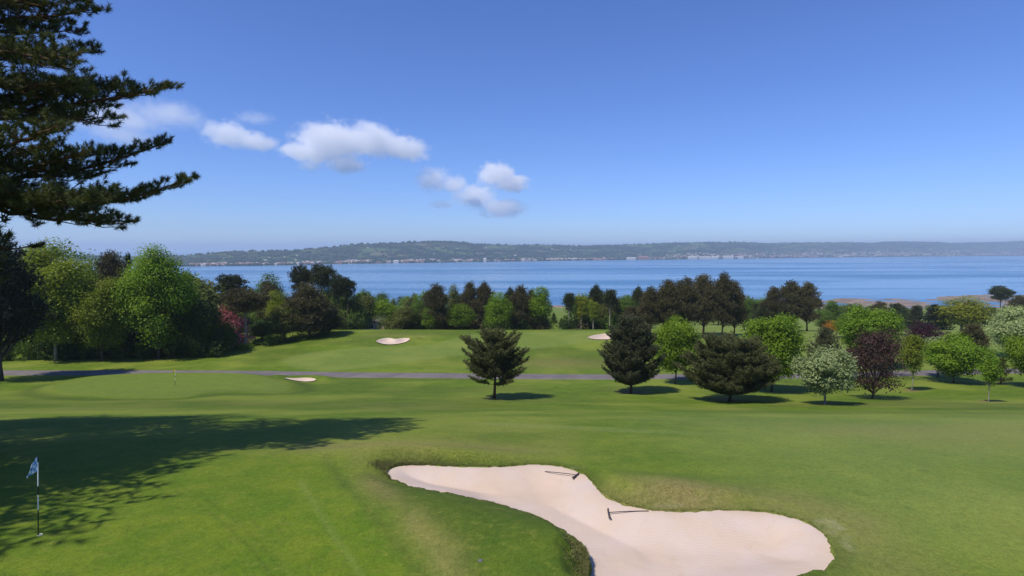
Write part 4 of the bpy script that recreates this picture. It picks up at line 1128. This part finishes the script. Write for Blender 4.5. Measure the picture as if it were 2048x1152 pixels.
RAKE = simple_mat('dark_rake_plastic', (.055, .045, .05), .5, .3, .15)
def rake(px0, py0, px1, py1, label, hs):
    """head at pixel 0, handle end at pixel 1"""
    def spt(px, py):
        d = ray(px, py); ts = np.linspace(13, 24, 1500); X = d[0]/d[1]*ts; z, s = sand_surface(X, ts); r = H0+d[2]/d[1]*ts
        i = int(np.argmax(r < z)); return np.array([X[i], ts[i], z[i]])
    a = spt(px0, py0); b = spt(px1, py1)
    root = empty('bunker_rake', a, label, 'rake')
    L = np.linalg.norm((b-a)[:2]); ang = atan2(b[1]-a[1], b[0]-a[0]); root.rotation_euler = (0, 0, ang)
    dz = b[2]-a[2]
    mb = MB(); t = np.linspace(0, 1, 8)[:, None]
    mb.tube(np.hstack([t*L, 0*t, .06*(1-t)+.012+dz*t+.012*np.sin(t*3)]), .0135, 8)
    obj('handle', mb.mesh('handle', True), RAKE, root)
    mb = MB(); mb.tube([[.02, -hs, .05], [0, -hs*.5, .062], [0, 0, .064], [0, hs*.5, .062], [.02, hs, .05]], .021, 8)
    for k in range(13):
        y = -hs+hs*2*(k+.5)/13; mb.tube([[0, y, .06], [-.012, y, .03], [-.004, y, -.012]], [.012, .010, .004], 5)
    obj('head', mb.mesh('head', True), RAKE, root)
rake(1152, 954, 1090, 944, 'upper bunker rake lying with its head to the right in the sand', .25)
rake(1217, 1030, 1297, 1023, 'lower bunker rake lying with its head to the left in the sand', .29)
# sprinkler head in the bank
g = gpt(961, 1121); mb = MB(); mb.tube([[0, 0, -.03], [0, 0, .012], [0, 0, .018]], [.055, .055, .04], 20)
o = obj('sprinkler_head', mb.mesh('sprinkler', True), METAL, None, g); tag(o, 'small round grey sprinkler head in the dark grass bank left of the bunker', 'sprinkler')

# ------------------------------------------------------------------ grass tufts round the bunker and rough grass
def grass_tufts():
    rng = np.random.default_rng(3)
    seg = np.roll(BK, -1, 0)-BK; Ls = np.linalg.norm(seg, axis=1); cum = np.cumsum(Ls)
    n = 15000; s = rng.uniform(0, cum[-1], n); i = np.searchsorted(cum, s)
    f = (s-(cum[i]-Ls[i]))/Ls[i]
    b = BK[i]+seg[i]*f[:, None]
    # outward normal
    nrm = np.stack([seg[i][:, 1], -seg[i][:, 0]], -1); nrm /= np.linalg.norm(nrm, axis=1, keepdims=True)
    area = np.sum(BK[:, 0]*np.roll(BK[:, 1], -1)-np.roll(BK[:, 0], -1)*BK[:, 1])
    if area < 0: nrm = -nrm
    clump = fbm(s*1.3, 0*s, 3, 5)
    off = rng.exponential(.06, n)-.10*np.clip(clump*2-.6, 0, 1)
    P = b+nrm*off[:, None]
    long_ = gauss(P[:, 0], P[:, 1], hit(785, 935), (1.0, .8), 1.0)+gauss(P[:, 0], P[:, 1], hit(1168, 1120), (.45, .6), 1.3)+.4*gauss(P[:, 0], P[:, 1], hit(900, 925), (1.6, .6), 1.0)
    hgt = (.018+.075*np.clip(long_, 0, 1))*rng.uniform(.5, 1.3, n)
    # extra rough on the two shaggy spots
    ex = []
    for c, sg, m in ((hit(786, 934), (.30, .16), 5200), (hit(1164, 1125), (.15, .38), 1700), (hit(880, 925), (1.1, .22), 2600), (hit(1300, 1003), (1.2, .25), 900)):
        ex.append(c+rng.normal(size=(m, 2))*sg)
    E_ = np.vstack(ex); he = rng.uniform(.04, .11, len(E_)); he[5200+1700:] *= .45
    sE = sdist(E_[:, 0], E_[:, 1], BK); ok = sE > -.02; E_ = E_[ok]; he = he[ok]
    P = np.vstack([P, E_]); hgt = np.concatenate([hgt, he]); n = len(P)
    Z = terr(P[:, 0], P[:, 1])
    s_ = sdist(P[:, 0], P[:, 1], BK)
    Z = np.where(s_ < .05, np.maximum(Z, base_z(P[:, 0], P[:, 1])-.16), Z)
    P3 = np.column_stack([P, Z-.005])
    D = np.array([0, 0, 1.])+rng.normal(size=(n, 3))*.45
    V, Fc = needles(rng, P3, D, 3, 1.0, .016, .35)
    V = V.reshape(n, 9, 3); V = P3[:, None]+(V-P3[:, None])*np.concatenate([np.ones((n, 1, 1))]*9, 1)*1.0
    tip = V[:, [2, 5, 8]]; V[:, [2, 5, 8]] = P3[:, None]+(tip-P3[:, None])*hgt[:, None, None]
    dry = np.clip(rng.random(n)*.8+.2*(hgt > .06), 0, 1)
    me = mesh_np('grass', V.reshape(-1, 3), [Fc], False, attrs={'tint': np.repeat(dry, 9)})
    m, nt, out = new_mat('grass_blades')
    at = N(nt, 'ShaderNodeAttribute', attribute_name='tint')
    c = mixc(nt, at.outputs['Fac'], c4((.085, .13, .028)), c4((.21, .19, .075)))
    princ(nt, out, c, .7, .15)
    o = obj('grass', me, m); tag(o, kind='stuff', label='ragged grass hanging over the rim of the bunker', cat='grass')
grass_tufts()

# ------------------------------------------------------------------ houses near the wood
WALLW = simple_mat('white_render', (.62, .58, .53), .8, .1, .08)
WALLP = simple_mat('pinkish_render', (.55, .40, .34), .8, .1, .08)
ROOFG = simple_mat('slate_roof', (.10, .095, .10), .7, .2, .2)
GLASS = simple_mat('window_glass', (.03, .035, .04), .15, .5, .1)
def house(px, Y, base, w, d, h, rh, label, wall, rz):
    X = xof(px, Y, base); z = gz(X, Y)
    root = empty('house', (X, Y, z), label, 'house', rz=rz)
    mb = MB(); mb.box((0, 0, h/2-.2), (w, d, h+.4))
    V = [[-w/2, -d/2, h], [w/2, -d/2, h], [w/2, d/2, h], [-w/2, d/2, h], [-w/2, 0, h+rh], [w/2, 0, h+rh]]
    mb.add(V, None, [[0, 3, 4], [1, 5, 2]]); obj('wall', mb.mesh('wall'), wall, root)
    e = .35; mb = MB()
    for sgn in (-1, 1):
        V = [[-w/2-e, sgn*(d/2+e), h-rh*2*e/d+.05], [w/2+e, sgn*(d/2+e), h-rh*2*e/d+.05], [w/2+e, 0, h+rh+.05], [-w/2-e, 0, h+rh+.05]]
        V2 = [[a, b, c+.18] for a, b, c in V]
        mb.add(V+V2, [[0, 1, 2, 3], [4, 7, 6, 5], [0, 4, 5, 1], [1, 5, 6, 2], [2, 6, 7, 3], [3, 7, 4, 0]])
    rf = obj('roof', mb.mesh('roof'), ROOFG, root)
    mb = MB(); mb.box((w*.3, 0, h+rh+.2), (.7, .6, 1.3)); obj('chimney', mb.mesh('chimney'), wall, rf)
    for k in range(3):
        x = -w*.3+k*w*.3
        mb = MB(); mb.box((x, -d/2-.01, h*.55), (1.3, .12, 1.3)); wf = obj('window', mb.mesh('window'), WHITE, root)
        mb = MB(); mb.box((x, -d/2-.075, h*.55), (1.1, .03, 1.1)); obj('pane', mb.mesh('pane'), GLASS, wf)
house(302, 119, 690, 8, 7, 5.5, 3, 'pale house glimpsed between the trunks of the left wood', WALLW, .5)
house(742, 150, 650, 7, 5, 2.5, 1.5, 'small pale pink house in the trees left of the rounded bright green tree', WALLP, .25)

# ------------------------------------------------------------------ town on the far shore
FARW = simple_mat('far_white_walls', (.46, .44, .43), .8, .1, .05, .01)
FARR = simple_mat('far_brick_walls', (.26, .145, .12), .8, .1, .1, .01)
FARG = simple_mat('far_grey_roofs', (.20, .185, .185), .8, .1, .1, .01)
def house_mesh(w, d, h, rh):
    mb = MB(); mb.box((0, 0, h/2-1), (w, d, h+2))
    mb.add([[-w/2-.3, -d/2-.3, h], [w/2+.3, -d/2-.3, h], [w/2+.3, d/2+.3, h], [-w/2-.3, d/2+.3, h], [-w/2, 0, h+rh], [w/2, 0, h+rh]], [[0, 1, 5, 4], [2, 3, 4, 5]], [[0, 4, 3], [1, 2, 5]])
    return mb
def far_house(me, mat, px, t, label, group, sc=(1, 1, 1), name='house', cat='house', rz=0):
    X, Y, Z = hill_pt(px, t)
    o = bpy.data.objects.new(name, me); COL.objects.link(o); o.location = (X, Y, max(Z, 1.0)); o.scale = sc; o.rotation_euler = (0, 0, rz)
    if not me.materials: me.materials.append(None)
    o.material_slots[0].link = 'OBJECT'; o.material_slots[0].material = mat
    return tag(o, label, cat, group)
HM = [house_mesh(14, 9, 6, 3).mesh('far_house'), house_mesh(22, 10, 7, 4).mesh('far_house_long')]
rr = random.Random(21)
bands = [(380, 640, .0, .22, 42, 'white house of the village on the left part of the far shore'),
         (640, 860, .0, .16, 30, 'white house of the village under the wooded ridge'),
         (860, 1330, .0, .10, 30, 'white house strung along the middle of the far shore'),
         (1330, 1660, .02, .40, 60, 'house of the town on the far shore right of centre'),
         (1640, 2048, .01, .50, 80, 'house of the large town on the right of the far shore'),
         (500, 2048, .35, .9, 36, 'lone white farmhouse high on the far hills')]
for x0, x1, t0, t1, n, lab in bands:
    for i in range(n):
        px = rr.uniform(x0, x1); t = t0+(t1-t0)*rr.random()**1.3
        k = shoreD(px)/2600.
        s = rr.uniform(.36, .68)*k**.5
        far_house(HM[rr.random() < .3], rr.choice([FARW, FARW, FARR, FARG, FARG]) if n != 36 else FARW, px, t+.005, lab, lab.replace('house', 'houses', 1) if 'farmhouse' not in lab else 'lone white farmhouses on the far hills', (s, s, s), rz=rr.uniform(-.5, .5))
SH = house_mesh(60, 25, 9, 3).mesh('far_shed')
for px, w, h, mt, lab, t in [(1385, .9, 1.6, FARW, 'long white shed by the water, leftmost of the white row', .004), (1408, 1.2, 1.5, FARW, 'long white shed in the middle of the white row', .004), (1428, .7, 1.5, FARW, 'shorter white shed at the middle right of the white row', .005),
        (1456, 1.1, 1.7, FARW, 'bright white shed right of the gap in the white row', .004), (1478, .8, 1.3, FARW, 'rightmost shed of the white row', .006), (1287, 1.0, 1.9, FARR, 'large brick red works building by the water', .012),
        (1262, .9, 1.3, FARW, 'white works building left of the brick red one', .006), (1105, 1.2, .8, FARW, 'flat white shed behind the middle shore', .06), (1145, 1.0, .8, FARW, 'second flat white shed behind the middle shore', .06),
        (1195, 1.3, .9, FARR, 'low brick terrace on the middle shore', .02), (793, .4, 1.1, FARW, 'single bright white house by the water below the wooded ridge', .006), (970, .25, 1.6, FARW, 'small white tower like building at the water in the middle', .004),
        (1690, 1.2, .8, FARW, 'pale long roof in the right hand town', .12), (1850, 1.4, .8, FARW, 'pale long roof on the right', .14), (1740, 1.0, .8, FARG, 'grey long roof in the right hand town', .3)]:
    far_house(SH, mt, px, t, lab, None, (w, 1, h), 'factory_shed', 'building')
def town_mass():
    rng = np.random.default_rng(8); mb = MB(); k = 0
    V0 = house_mesh(11, 8, 5.5, 3); Vb = np.vstack(V0.V); F4 = np.vstack(V0.F4); F3 = np.vstack(V0.F3)
    n = 2600
    zone_ = rng.random(n)
    px = np.where(zone_ < .62, rng.uniform(1340, 2200, n), np.where(zone_ < .85, rng.uniform(380, 880, n), rng.uniform(880, 1340, n)))
    t = np.where(zone_ < .62, rng.uniform(.01, .50, n)*rng.uniform(.4, 1, n), rng.uniform(.004, .15, n))
    keep = fbm(px/22, t*14, 3, 91) > .46
    px = px[keep]; t = t[keep]; n = len(px)
    X, Y, Z = hill_pt(px, t); s = rng.uniform(.7, 1.3, n); a = rng.uniform(-.6, .6, n)
    V = Vb[None]*s[:, None, None]
    Vr = np.stack([V[..., 0]*np.cos(a)[:, None]-V[..., 1]*np.sin(a)[:, None]+X[:, None], V[..., 0]*np.sin(a)[:, None]+V[..., 1]*np.cos(a)[:, None]+Y[:, None], V[..., 2]+np.maximum(Z, 1)[:, None]], -1)
    off = (np.arange(n)*len(Vb))[:, None, None]
    me = mesh_np('town', Vr.reshape(-1, 3), [(F4[None]+off).reshape(-1, 4), (F3[None]+off).reshape(-1, 3)], attrs={'tint': np.repeat(rng.random(n), len(Vb))})
    m, nt, out = new_mat('town_walls')
    at = N(nt, 'ShaderNodeAttribute', attribute_name='tint')
    c = mixc(nt, ramp(nt, at.outputs['Fac'], .45, .75), c4((.19, .125, .105)), c4((.38, .34, .33)))
    princ(nt, out, c, .8, .1)
    o = obj('town', me, m); tag(o, 'mass of small houses of the towns on the far shore', 'houses', kind='stuff')
town_mass()
def far_trees():
    """woods and hedges on the far hills as one mass of small crowns"""
    rng = np.random.default_rng(18); n = 26000
    px = rng.uniform(300, 2250, n); t = rng.uniform(.004, 1.0, n)
    d = fbm(px/28, t*11, 4, 33); line = np.abs(np.sin(px/9.+t*6)) < .10
    keep = (d > .55) | (line & (rng.random(n) < .5)) | (t > .985) | ((t < .06) & (rng.random(n) < .5)) 
    keep |= (np.abs(px-840) < 60) & (np.abs(t-.30) < .06)
    px = px[keep]; t = t[keep]; n = len(px)
    X, Y, Z = hill_pt(px, t)
    th = np.arange(6)*pi/3
    ring = np.stack([np.cos(th), np.sin(th), 0*th+.45], -1)
    Vb = np.vstack([np.stack([.7*np.cos(th), .7*np.sin(th), 0*th-.1], -1), ring, [[0, 0, 1.0]]])
    F4 = np.array([[j, (j+1) % 6, 6+(j+1) % 6, 6+j] for j in range(6)]); F3 = np.array([[6+j, 6+(j+1) % 6, 12] for j in range(6)])
    s = rng.uniform(4, 8.5, n)
    V = Vb[None]*np.stack([s*1.1, s*1.1, s*1.25], -1)[:, None]*rng.uniform(.8, 1.2, (n, len(Vb), 1))+np.stack([X, Y, Z], -1)[:, None]
    off = (np.arange(n)*len(Vb))[:, None, None]
    me = mesh_np('far_wood', V.reshape(-1, 3), [(F4[None]+off).reshape(-1, 4), (F3[None]+off).reshape(-1, 3)], attrs={'tint': np.repeat(rng.random(n), len(Vb))})
    o = obj('far_wood', me, leaf_mat('far_foliage', (.022, .042, .022), 0.0, .35)); tag(o, 'woods and hedges on the hills across the water', 'woodland', kind='stuff')
far_trees()

# ------------------------------------------------------------------ clouds (outside the haze)
def cloud(cx, cy, w, h, dist, lobes, label, dens=.02, seed=0.0, soft=.35, freq=2.9):
    """a box of air with dense lobes; lobes in units of the half width / half height"""
    c = pt(cx, cy, dist); W = w/F*dist; Hh = h/F*dist
    mb = MB(); mb.box((0, 0, 0), (2, 2, 2)); me = mb.mesh('cloud')
    m, nt, out = new_mat('cloud_vapour')
    tc = N(nt, 'ShaderNodeTexCoord').outputs['Object']
    asp = W/Hh
    vec = N(nt, 'ShaderNodeVectorMath', operation='MULTIPLY'); nt.links.new(tc, vec.inputs[0]); vec.inputs[1].default_value = (asp*.75, asp*.5, 1)
    off = N(nt, 'ShaderNodeVectorMath', operation='ADD'); nt.links.new(vec.outputs[0], off.inputs[0]); off.inputs[1].default_value = (seed, seed*.7, seed*.3)
    nz = noise(nt, freq, 8, .62, off.outputs[0], .2)
    acc = None
    for (lx, lz, rx, rz_) in lobes:
        a = N(nt, 'ShaderNodeVectorMath', operation='SUBTRACT'); nt.links.new(tc, a.inputs[0]); a.inputs[1].default_value = (lx, 0, lz)
        b = N(nt, 'ShaderNodeVectorMath', operation='DIVIDE'); nt.links.new(a.outputs[0], b.inputs[0]); b.inputs[1].default_value = (rx, .95, rz_)
        l = N(nt, 'ShaderNodeVectorMath', operation='LENGTH'); nt.links.new(b.outputs[0], l.inputs[0])
        v = math_(nt, 'SUBTRACT', 1.0, l.outputs['Value'])
        acc = v if acc is None else math_(nt, 'MAXIMUM', acc, v)
    q = math_(nt, 'ADD', acc, math_(nt, 'MULTIPLY', math_(nt, 'SUBTRACT', nz, .52), 1.5))
    dn = math_(nt, 'MULTIPLY', ramp(nt, q, .17, .17+soft), dens)
    pv = N(nt, 'ShaderNodeVolumePrincipled'); nt.links.new(dn, pv.inputs['Density']); pv.inputs['Color'].default_value = (.97, .97, .98, 1); pv.inputs['Anisotropy'].default_value = .0
    nt.links.new(pv.outputs[0], out.inputs['Volume'])
    try: m.cycles.volume_step_rate = 1.0
    except Exception: pass
    o = obj('cloud', me, m, None, c); o.scale = (W/2, min(W, Hh*2.2)/2, Hh/2)
    tag(o, label, 'cloud')
cloud(265, 245, 370, 130, 6500, [(-.2, .15, .8, .65), (.4, .25, .5, .5), (-.1, -.4, .4, .45)], 'soft thin cloud partly behind the pine branches', .0026, 3.1, .8)
cloud(480, 275, 180, 90, 6500, [(-.25, .1, .7, .75), (.35, -.2, .6, .5)], 'flat white cloud between the pine and the big cloud', .0065, 7.7, .5)
cloud(712, 284, 310, 112, 6500, [(-.3, .0, .62, .85), (.2, .05, .45, .75), (.6, -.25, .42, .48), (-.6, -.4, .42, .38)], 'largest white cumulus cloud near the middle left of the sky', .008, 14.3, .45)
cloud(693, 331, 110, 50, 6500, [(0, 0, 1.0, .9)], 'small white cloud just under the largest cloud', .012, 17.1, .6)
cloud(622, 331, 78, 42, 6500, [(0, 0, .95, .85)], 'faint puff left of the small cloud under the largest one', .006, 21.1, .7)
cloud(880, 360, 130, 80, 6500, [(-.2, 0, .8, .9), (.4, -.2, .6, .6)], 'white puff at the left of the lower cloud group', .006, 24.9, .6)
cloud(1004, 358, 140, 80, 6500, [(-.15, .2, .78, .8), (.3, -.25, .7, .6)], 'bright round cloud at the top right of the lower cloud group', .010, 31.4, .5)
cloud(980, 403, 190, 90, 6500, [(-.3, .2, .7, .75), (.25, -.3, .75, .65)], 'wide cloud under the bright round one', .0055, 36.6, .6)
cloud(882, 409, 90, 32, 6500, [(0, 0, .9, .85)], 'tiny thin cloud at the lower left of the cloud group', .006, 41.2, .7)
cloud(508, 236, 130, 50, 6500, [(0, 0, .95, .8)], 'faint wisp above the flat white cloud', .002, 45.2, .8)
for (cx, cy, w, h, s) in [(372, 489, 60, 9, 1.3), (440, 490, 60, 9, 2.6), (500, 486, 50, 8, 4.4)]:
    cloud(cx, cy, w, h, 16000, [(0, 0, .85, .75)], {372: 'leftmost', 440: 'middle', 500: 'rightmost'}[cx]+' thin grey cloud streak low over the left hills', .0008, s*9, .7)

# ------------------------------------------------------------------ haze
def haze():
    mb = MB(); x, y0, y1, zb, ztp = 16000, -400, 24000, -76, 225
    mb.box((0, (y0+y1)/2, (zb+ztp)/2), (2*x, y1-y0, ztp-zb))
    m, nt, out = new_mat('haze_air')
    pv = N(nt, 'ShaderNodeVolumePrincipled'); pv.inputs['Color'].default_value = (.60, .71, .84, 1); pv.inputs['Density'].default_value = 1.4e-4
    pv.inputs['Anisotropy'].default_value = .1
    nt.links.new(pv.outputs[0], out.inputs['Volume'])
    o = obj('haze', mb.mesh('haze'), m); tag(o, kind='stuff')
haze()
# low growth that closes the foot of the tree rows
def undergrowth(n, x0, x1, Y0, Y1, h0, h1, mats, label, group, seed):
    r = random.Random(seed)
    for i in range(n):
        px = x0+(x1-x0)*(i+r.random())/n; Y = r.uniform(Y0, Y1); X = xof(px, Y)
        if 722 < px < 764: continue
        h = r.uniform(h0, h1)
        plant('bush%d' % (i % 2), 'shrub', r.choice(mats), (X, Y, gz(X, Y)-.1), h, h*r.uniform(1.2, 1.8), label, 'bush', group, r.uniform(0, 6))
undergrowth(26, 800, 1100, 146, 158, 3, 5, ['dark', 'mid', 'dark', 'brownpine'], 'low shrub under the trees of the crest row left of the gap', 'shrubs under the crest row, left of the gap', 41)
undergrowth(13, 1138, 1290, 146, 156, 3, 4.5, ['dark', 'mid', 'brownpine'], 'low shrub under the trees of the crest row right of the gap', 'shrubs under the crest row, right of the gap', 42)
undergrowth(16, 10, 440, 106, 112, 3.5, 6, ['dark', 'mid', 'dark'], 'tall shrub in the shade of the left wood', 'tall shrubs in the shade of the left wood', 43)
undergrowth(20, 440, 760, 138, 150, 3.5, 5.5, ['dark', 'mid', 'olive'], 'shrub among the trees of the middle left wood', 'shrubs among the trees of the middle left wood', 44)

# labels of repeats: say which one, counted from the left
def ordinals():
    W = ['leftmost', 'second', 'third', 'fourth', 'fifth', 'sixth', 'seventh', 'eighth', 'ninth', 'tenth']
    marks = [(-60, 'the black pine'), (112, 'the tall light green tree'), (205, 'the pale green tree'), (318, 'the round topped green tree'), (398, 'the dense dark tree'), (463, 'the flat topped dark pine'), (540, 'the green tree'),
             (618, 'the big brown conifer'), (690, 'the tall scots pines'), (772, 'the rounded bright green tree'), (872, 'the tall brown conifer'), (945, 'the dark conifers'), (996, 'the round green crest tree'), (1040, 'the bulky brown conifer'),
             (1079, 'the light green tree by the gap'), (1165, 'the yellow green poplars'), (1250, 'the egg shaped pine'), (1350, 'the fresh green maple'), (1420, 'the big brown pine clump'), (1500, 'the gap between the pine groups'),
             (1590, 'the right hand pine group'), (1680, 'the gorse'), (1738, 'the tall green tree'), (1795, 'the dark firs'), (1860, 'the deep purple tree'), (1926, 'the yellow green tree'), (2000, 'the lone flat topped pine'), (2060, 'the large whitebeam')]
    cw = {M['mid']: 'mid green', M['olive']: 'olive', M['dark']: 'dark green', M['maple']: 'fresh green', M['darkpine']: 'blackish', M['brownpine']: 'brown', M['bright']: 'bright green'}
    by = {}
    for o in list(bpy.data.objects):
        if o.parent is None and o.type == 'EMPTY' and o.get('group') and o.get('label') and o['category'] in ('tree', 'bush'):
            by.setdefault(o['label'], []).append(o)
    for lab, L in by.items():
        if len(L) < 2: continue
        sub = {}
        for o in L:
            px = 1024+F*o.location.x/o.location.y
            mk = min(marks, key=lambda m: abs(m[0]-px))[1]
            mt = cw.get(o.children[1].material_slots[0].material if len(o.children) > 1 else None, 'green')
            kind = o.name.split('.')[0].replace('_', ' ').replace('broadleaf ', '')
            far = 'far ' if o.location.y > 160 else 'low ' if kind == 'shrub' else ''
            far = {'shrubs along the hem of the left wood': 'hem ', 'shrubs at the edge of the middle left wood': 'grass edge ', 'tall shrubs in the shade of the left wood': 'tall ', 'shrubs among the trees of the middle left wood': 'shaded '}.get(o['group'], far)
            sub.setdefault('%s %s%s %s %s' % (mt, far, kind, 'behind' if kind != 'shrub' else 'beside', mk), []).append((px, o))
        for k, v in sub.items():
            v.sort(key=lambda a: a[0])
            v2 = sorted(v, key=lambda a: a[0])
            for i, (px, o) in enumerate(v2):
                o['label'] = k if len(v) == 1 else (W[i] if i < 10 else 'last')+' '+k+(', counted from the left' if i else '')
ordinals()
